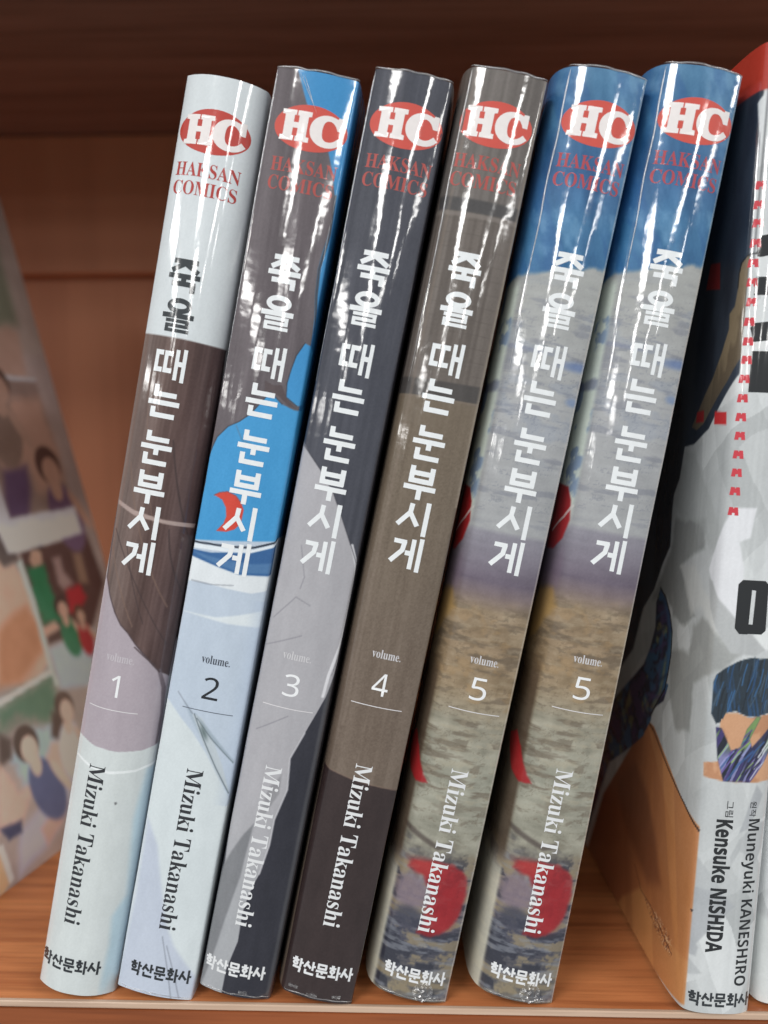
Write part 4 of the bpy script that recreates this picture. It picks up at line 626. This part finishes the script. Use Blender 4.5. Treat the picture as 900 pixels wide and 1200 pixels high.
vols = [
 (0, 'white-topped comic volume 1 with a brown hair band, leftmost in the row', -.0633, .1699, .1896, .0471, 16.1, 3.3, .3, .5, False, 2.4),
 (1, 'shrink-wrapped grey and bright blue comic volume 2 with a red crescent on its spine', -.0462, .1674, .1948, -.0114, 15.9, 1.1, .8, .3, True, 2.0),
 (2, 'shrink-wrapped dark slate comic volume 3 with a pale grey curved sweep down its spine', -.0299, .1682, .2025, -.0092, 14.95, 1.6, .9, .6, True, 2.0),
 (3, 'shrink-wrapped brown comic volume 4 with a dark maroon foot', -0.0125, .1671, .2049, .0100, 14.4, 1.2, 2.1, .25, True, 2.0),
 (4, 'blue-topped comic volume 5 with a red disc, the copy next to brown volume 4', .0071, .1682, .2008, -.004, 14.45, 1.6, 3.4, .3, True, 2.0)]
rot_m = lambda l, y: Matrix.Rotation(y, 3, 'Z') @ Matrix.Rotation(l, 3, 'Y')
five = None
for i, lab, x, y, lean, yaw, t, sag, bl, br, film, ex in vols:
    five = volume(i, lab, (x, y, br*MM*math.sin(lean)), lean, yaw, t, sag, bl, br, SER, film, ex)
twin = copy_tree(five)
twin.location = (.0292, .1686, .3*MM*math.sin(.1794)); twin.rotation_euler = (0, .1794, .012)
twin['label'] = 'blue-topped comic volume 5 with a red disc, last in the row'

# ------------------------------------------------------------------ white comics at the right
def art7(W, V):
    c = Canvas(W, V, (204, 208, 209))
    n = fbm(W*.12, V*.05, 71)
    c.c = c.c+((n-.5)*26)[:, None]
    # faint facets of grey and white all over
    for sc_, am in ((.16, 26), (.30, 20), (.09, 22)):
        ang = np.floor((W*.55+V*.22+6*fbm(W*.05, V*.03, 73))*sc_+sc_*40); f2 = np.floor((W*.3-V*.35+5*fbm(W*.04+4, V*.04, 75))*sc_*.8)
        c.c = c.c+((_h(ang, f2, 7)-.5)*am)[:, None]
    c.c = c.c-(10*sstep(6, 30, -W))[:, None]
    left = W < 1.0
    for k, col in (('grey1', (140, 143, 142)), ('grey2', (148, 150, 148)), ('white1', (208, 210, 208)), ('white2', (224, 226, 226)), ('grey3', (178, 182, 182))):
        c.poly(fold(G[k]), col, .8, .75, .7, 5)
    c.poly(G['wh_a'], (226, 228, 232), .3); c.poly(G['wh_b'], (226, 230, 230), .3); c.poly(G['g_a'], (182, 185, 186), .3)
    for k, s in enumerate(G['shards']): c.poly(s, (180, 184, 186) if k % 2 else (172, 176, 180), .25, .9)
    st = noise(W*1.6, V*.02, 77); c.c = c.c+((st-.5)*7)[:, None]
    # robe
    cl = sstep(.5, .1, W); rb = c.polymask(fold(G['robe']), .3)*cl
    c.mix(rb, lerp_by(-W, [(0, (206, 142, 88)), (20, (190, 124, 78)), (40, (160, 98, 66)), (70, (120, 66, 50))]))
    c.mix(c.polymask(fold(G['robe_l']), .8)*rb, (204, 142, 92), .8); c.mix(c.polymask(fold(G['robe_d']), 2)*rb, (134, 82, 56), .8)
    c.mix(c.polymask(fold(G['robe_b']), .8)*rb, (216, 156, 98), .8)
    c.mix(rb*sstep(.52, .6, noise(W*.16+V*.05, V*.02, 79)), (132, 80, 56), .22)
    sq = c.polymask(fold(G['squig']), .6); c.mix(sq*(np.abs(fbm(W*.9, V*.9, 81)-.5) < .035), (226, 190, 150), .9); c.mix(sq*(np.abs(fbm(W*.9+3, V*.9, 83)-.5) < .03), (96, 56, 46), .8)
    for l in G['robe_lines'][1:]: c.line([(min(p_[0], .2), p_[1]) for p_ in fold(l)], .4, (40, 28, 28), .9)
    l = [p_ for p_ in fold(G['robe_lines'][0]) if p_[0] < -.5]; c.line(l, .3, (96, 58, 44), .8)
    # dark coat and sleeves
    jk = c.polymask(fold(G['jacket']), .25)*cl; c.mix(jk, (38, 43, 54)); c.mix(jk*sstep(.45, .65, fbm(W*.1, V*.03, 85)), (54, 63, 76), .8)
    hd = np.maximum(c.polymask(fold(G['hand1']), .25), c.polymask(fold(G['hand2']), .25)); c.mix(hd, (38, 42, 64))
    hn = fbm(W*.22, V*.22, 87); c.mix(hd*sstep(.52, .62, hn), (56, 106, 146), .8); c.mix(hd*sstep(.44, .36, hn), (84, 64, 110), .65); c.mix(hd*sstep(.62, .7, fbm(W*.3+4, V*.3, 89)), (150, 146, 84), .6)
    kc = c.c.copy()
    hl_ = [(p_[0]-1.3, p_[1]) for p_ in fold(G['hand1'])[:9]]
    c.line(hl_[1:8], 1.6, (58, 100, 138), .7, 1.2); c.line([(p_[0]-1.6, p_[1]-2) for p_ in hl_[4:8]], .9, (150, 146, 96), .6, .8); c.line([(p_[0]-4, p_[1]-1) for p_ in hl_[2:9]], .8, (92, 78, 120), .5, .8)
    for k_ in range(7):
        y_ = 58+k_*3.2; c.line([(-16-k_*1.4, y_), (-22-k_*1.5, y_-3.5), (-30-k_*1.2, y_-5)], .6, [(60, 96, 132), (84, 70, 116), (44, 58, 84)][k_ % 3], .65, .5)
    c.c = kc*(1-hd[:, None])+c.c*hd[:, None]
    c.line(fold(G['hand1'])[:9], .45, (14, 14, 22), .9)
    sl = c.polymask(fold(G['sleeve']), .25)*cl; c.mix(sl, (132, 116, 92)); c.mix(sl*sstep(.5, .62, fbm(W*.4, V*.08, 91)), (100, 86, 68), .8); c.mix(sl*sstep(135, 120, V), (84, 76, 66), .7)
    c.line(fold(G['sleeve'])[:6], .3, (26, 24, 26), .9)
    c.poly(fold(G['redbox']), (128, 34, 36), .2)
    c.mix(c.polymask([(-90, 181.4), (1.2, 181.4), (1.2, 200), (-90, 200)], .25), (184, 60, 46))
    c.poly(fold(G['onehash']), (206, 50, 54), .15); c.poly(fold(G['onehash2']), (150, 40, 42), .2)
    c.mix((1-sstep(.0, .35, np.abs(W-1.0)))*(V > 150), (70, 72, 76), .6)
    # plain colour patch on the spine: dark blue over tan with slanting bright strokes
    sk = c.polymask(G['por_skin'], .15); c.mix(sk, (206, 158, 122)); c.mix(sk*sstep(.5, .62, fbm(W*.4, V*.25, 95)), (180, 128, 94), .7)
    fr = V+1.5*np.abs(((W*.75+.3*V) % 1.6)-.8)*2.2
    dk = c.polymask(G['por_dark'], .15); dk = dk*sstep(61.6, 62.2, fr+1.2*sstep(2.6, 1.6, W)*4); c.mix(dk, (40, 52, 62))
    s2 = fbm(W*2.4+V*.5, V*.16, 97, 3); c.mix(dk*sstep(.5, .75, s2)*sstep(76, 62, V+W*.2), (44, 86, 134), .8); c.mix(dk*sstep(8.5, 11, W), (58, 64, 68), .7)
    mx = c.polymask(G['por_mix'], .2)*(1-dk*0); c.mix(mx, (48, 50, 84))
    sl_ = noise(W*1.5-V*.55, V*.06, 99); c.mix(mx*sstep(.45, .6, sl_)*sstep(53, 57, V), (132, 168, 96), .85); c.mix(mx*sstep(.5, .62, sl_)*sstep(56, 53, V), (150, 150, 196), .8); c.mix(mx*sstep(.42, .3, sl_), (28, 34, 40), .8); c.mix(mx*sstep(.62, .72, noise(W*1.1-V*.4+5, V*.1, 101)), (70, 60, 120), .8)
    rg = np.random.RandomState(5)
    keep = c.c.copy(); dkm = dk*(1-mx)
    for k_ in range(46):
        x0 = rg.uniform(1, 13); y0 = rg.uniform(64, 76); ln = rg.uniform(3, 7)
        c.line([(x0, y0), (x0-.5+.12*(x0-6)*.2, y0-ln*.5), (x0-.9+.3*rg.randn(), y0-ln)], rg.uniform(.1, .22), [(58, 108, 160), (70, 92, 112), (26, 34, 42), (40, 78, 124)][k_ % 4], .7, .15)
    c.c = keep*(1-dkm[:, None])+c.c*dkm[:, None]
    keep = c.c.copy()
    for k_ in range(22):
        x0 = rg.uniform(2, 11); y0 = rg.uniform(48, 54); ln = rg.uniform(3, 8)
        c.line([(x0, y0), (x0+ln*.35, y0+ln*.6), (x0+ln*.75, y0+ln)], rg.uniform(.12, .4), [(150, 186, 104), (158, 164, 214), (96, 74, 146), (214, 220, 226), (30, 34, 44), (60, 96, 150)][k_ % 6], .8, .15)
    c.c = keep*(1-mx[:, None])+c.c*mx[:, None]
    return c
def art8(W, V):
    c = Canvas(W, V, (208, 211, 212))
    ang = np.floor((W*.5+V*.28+6*fbm(W*.05, V*.03, 173))*.2); f2 = np.floor((W*.3-V*.4+5*fbm(W*.04+4, V*.04, 175))*.16)
    c.c = c.c+((_h(ang, f2, 9)-.5)*44)[:, None]
    c.mix(c.polymask([(1, 20), (5, 34), (12, 30), (12, 60), (6, 66), (.5, 44)], .3), (178, 182, 182), .9)
    c.mix(sstep(19, 17, V), (214, 218, 217), .9)
    return c
WG = 'white shard patterned comics at the right end'
L7_, Y7_, T7 = .058, .06, 13.8
R7 = rot_m(L7_, Y7_)
def white_comic(label, loc, lean, yaw, t, art, fine, seed):
    root = thing('comic_book', label, 'book', loc, (0, lean, yaw), WG)
    sh = Sheet(t, 190., 1.5, 1.4, .4, 128., .8, fine, seed, .025, 3.2, 16)
    sh.mesh('cover', print_mat('jacket_print', None, 1.0, .005, .04), root, art, .3)
    bm = bmesh.new(); box(bm, (-t-.3)*MM, .05*MM, 3.0*MM, 125*MM, .8*MM, 189.2*MM, .0003); from_bm('page_block', bm, M_PAGE, root)
    return root, sh
P7 = Vector((.0552, .1666, .0008)) - R7 @ Vector((-T7*MM, 0, 0))
w7, s7 = white_comic('white and grey comic with red dashes, black block letters and an orange cover corner', (P7.x, P7.y, .4*MM*math.sin(L7_)), L7_, Y7_, T7, art7, 34, 201)
BK = (34, 36, 38)
pcs = []
for k, (u, v) in enumerate(G['dashes']):
    if k == 10: continue
    h = .62; sk = .12
    P = np.array([(u-.9, v-.78), (u-.22, v-.78), (u-.2, v-.3), (u+.2, v-.3), (u+.22, v-.78), (u+.9, v-.78), (u+.72, v+.8), (u+.1, v+.8), (u+.06, v+.55), (u-.06, v+.55), (u-.1, v+.8), (u-.72, v+.8)])
    pcs.append((P, [tuple(range(12))], 0))
decal('red_dash_lettering', pcs, s7, ink((206, 60, 72), False), w7)
pcs = []
for b in G['blk']:
    b = np.array(b); k = b[:, 0] > 3.0; b[k, 0] += 5.5
    decal('block_letter', [(b, [tuple(range(len(b)))], 0)], s7, ink(BK, False), w7)
o = np.array(G['blkO']); s = np.array(G['slot'])
oc_ = [tuple(p) for p in o]
# the O: outer octagon minus its slot, as two halves
lft = np.array([(s[0][0], o[0][1]), o[0], o[7], o[6], o[5], (s[3][0], o[5][1]), s[3], s[0]])
rgt = np.array([(s[0][0], o[1][1]), s[0], s[1], s[2], s[3], (s[3][0], o[4][1]), o[4], o[3], o[2], o[1]])
pcs = [(lft, [tuple(range(len(lft)))], 0), (rgt, [tuple(range(len(rgt)))], 0)]
decal('block_letter', pcs, s7, ink(BK, False), w7)
P, F = text_tris(serif('Kensuke NISHIDA', SANSB), 1, .02); decal('author_lettering', [(fit_box(rot_cw(P), 3.1, 6.6, 12.9, 40.7), F, 0)], s7, ink(BK, False), w7)
P, F = text_tris(serif('Muneyuki KANESHIRO', SANSB), 1, 0); decal('author_lettering', [(fit_box(rot_cw(P), 8.8, 12.2, 6.0, 41.0), F, 0)], s7, ink(BK, False), w7)
P, F = text_tris('그림', 1, .008); decal('credit_lettering', [(fit_box(rot_cw(P), 4.7, 6.3, 41.3, 44.6), F, 0)], s7, ink(BK, False), w7)
P, F = text_tris('원작', 1, .008); decal('credit_lettering', [(fit_box(rot_cw(P), 9.6, 11.0, 41.5, 44.7), F, 0)], s7, ink(BK, False), w7)
pcs = []
for k, ch in enumerate('학산문화사'): pcs += glyph(LOGO, ch, 1.9+k*2.55, 2.95, 2.4, 2.7, 15)
decal('publisher_lettering', pcs, s7, ink((46, 50, 54), False), w7)

w8, s8 = white_comic('pale grey and white comic partly cut off at the far right', (P7.x+.0162, P7.y+.0028, .4*MM*math.sin(.06)), .06, .06, 13.8, art8, 10, 231)
pcs = []
for k, ch in enumerate('학산문화사'): pcs += glyph(LOGO, ch, 2.6+k*2.55, 15.6, 2.4, 2.7, 15)
decal('publisher_lettering', pcs, s8, ink((46, 50, 54), False), w8)

# ------------------------------------------------------------------ picture book leaning left
def art_collage(X, Y):
    c = Canvas(X, Y, (172, 152, 144))
    n = fbm(X*.05, Y*.05, 111); c.c = c.c+((n-.5)*50)[:, None]*np.array([1, .9, .85])
    k_ = K
    def p(k, col, soft=1.2, a=1.0, wob=0): c.poly(k_[k], col, soft*1.1, a, wob*.5+.25, len(k)*7)
    c.mix(sstep(150, 156, Y), (168, 150, 134), .5)
    p('p_green1', (112, 118, 96), 3, .8); p('p_skin1', (190, 150, 130), 2, .8); p('p_top2', (142, 118, 108), 1.5, .9)
    c.mottle(8, .14, .14, 113)
    p('p_skin2', (192, 150, 130), 2.5, .9, 2); p('p_purple', (92, 70, 104), 2, .9); p('w1', (206, 204, 206), .8); p('w2', (212, 206, 208), .8)
    p('p_dark3', (88, 62, 58), 1.0); p('p_green3', (48, 116, 78), 1.2, 1, 1.5); p('p_face3', (190, 150, 128), .8); p('p_hair3', (70, 54, 52), .8); p('p_red3', (172, 46, 52), 1.2, 1, 1.5)
    p('p_s3a', (178, 146, 140), 1.2, .8); p('p_s3b', (160, 126, 104), 1.2, .8); p('p_leg3', (204, 160, 140), .8)
    p('p_skin4', (214, 168, 146), 1.0); p('p_orange4', (190, 126, 92), 2.0, .9); p('p_hair4', (92, 78, 74), 1.2); p('edge4', (190, 204, 196), .6)
    p('p_blue5', (176, 184, 196), 1.5)
    p('p_green6', (96, 124, 102), 3, 1, 2); p('p_blue6', (172, 190, 204), 2, 1, 2)
    p('p_lav6', (186, 180, 196), 2); p('p_hairL', (84, 68, 64), 1.2); p('p_hairR', (92, 72, 66), 1.2); p('p_skinR', (222, 178, 162), 1.2, 1, 1); p('p_skinL', (220, 176, 158), 1.2, 1, 1)
    p('p_navy6', (62, 64, 96), .8); p('p_skinR2', (214, 168, 154), 1.2); p('w6', (226, 228, 230), .5); p('w7', (222, 222, 222), .6); p('p_or7', (200, 160, 120), .8)
    def figure(x, y, r, hair, skin, cloth, lean=0.):
        c.ell(x+lean*r*2.2, y-r*2.6, r*1.25, r*1.9, cloth, .8, 1, lean); c.ell(x+lean*r*.9, y-r*1.0, r*.45, r*.7, skin, .5)
        c.ell(x, y+r*.25, r*.98, r*1.02, hair, .6); c.ell(x+r*.12, y-r*.12, r*.68, r*.78, skin, .5)
        c.ell(x+lean*r*2.2+r*1.3, y-r*2.3, r*.32, r*1.3, skin, .5, 1, .5)
    figure(60, 31, 5.2, (84, 66, 60), (226, 186, 170), (92, 98, 136), .3)
    figure(80, 36, 4.6, (96, 74, 66), (220, 176, 160), (206, 200, 214), -.2)
    figure(92, 66, 3.6, (72, 54, 50), (196, 154, 134), (56, 118, 82), .1)
    figure(100, 62, 3.0, (92, 62, 50), (186, 146, 126), (168, 52, 56), 0)
    figure(106, 112, 6.5, (86, 62, 58), (188, 146, 126), (110, 84, 108), .15)
    figure(92, 140, 6.0, (92, 70, 62), (178, 142, 124), (136, 112, 100), -.2)
    p('w6', (226, 228, 230), .5); p('w2', (212, 206, 208), .8); p('edge4', (196, 208, 202), .6)
    m = fbm(X*.2, Y*.2, 117); c.c = c.c+((m-.5)*14)[:, None]
    lo = sstep(104, 90, Y)[:, None]; c.c = np.minimum(c.c*(np.array([.98, .99, 1.03])+lo*np.array([.18, .22, .24]))+12*lo, 246)  # lower panels lightened: the stronger light there is put into the print colour
    return c
LC_, YC_ = -.283, -.214
Dd, Hh, Tt = 122., 212., 14.
bk = thing('picture_book', 'softcover book with a collage of painted scenes, leaning left at the shelf end', 'book', (-.1138, .1719, 0), (0, LC_, YC_))
ny, nz = 220, 330
yy, zz = np.meshgrid(np.linspace(0, Dd, ny), np.linspace(0, Hh, nz)); yy = yy.ravel(); zz = zz.ravel()
bow = 1.2*np.sin(np.clip(zz/Hh, 0, 1)*math.pi)*np.sin(yy/Dd*math.pi)*0
co_ = np.stack([bow, yy, zz], 1)*MM
idx = np.arange(ny*nz).reshape(nz, ny); q = np.stack([idx[:-1, :-1], idx[:-1, 1:], idx[1:, 1:], idx[1:, :-1]], -1).reshape(-1, 4)
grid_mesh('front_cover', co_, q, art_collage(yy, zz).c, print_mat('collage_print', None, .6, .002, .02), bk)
bm = bmesh.new(); box(bm, -Tt*MM, -.15*MM, 1*MM, (Dd-.4)*MM, .5*MM, (Hh-.5)*MM); from_bm('page_block', bm, M_PAGE, bk)
bm = bmesh.new(); box(bm, (-Tt-.35)*MM, (-Tt-.02)*MM, 0, Dd*MM, 0, Hh*MM); from_bm('back_cover', bm, print_mat('back_print', (196, 190, 186), .6, .002, .02), bk)
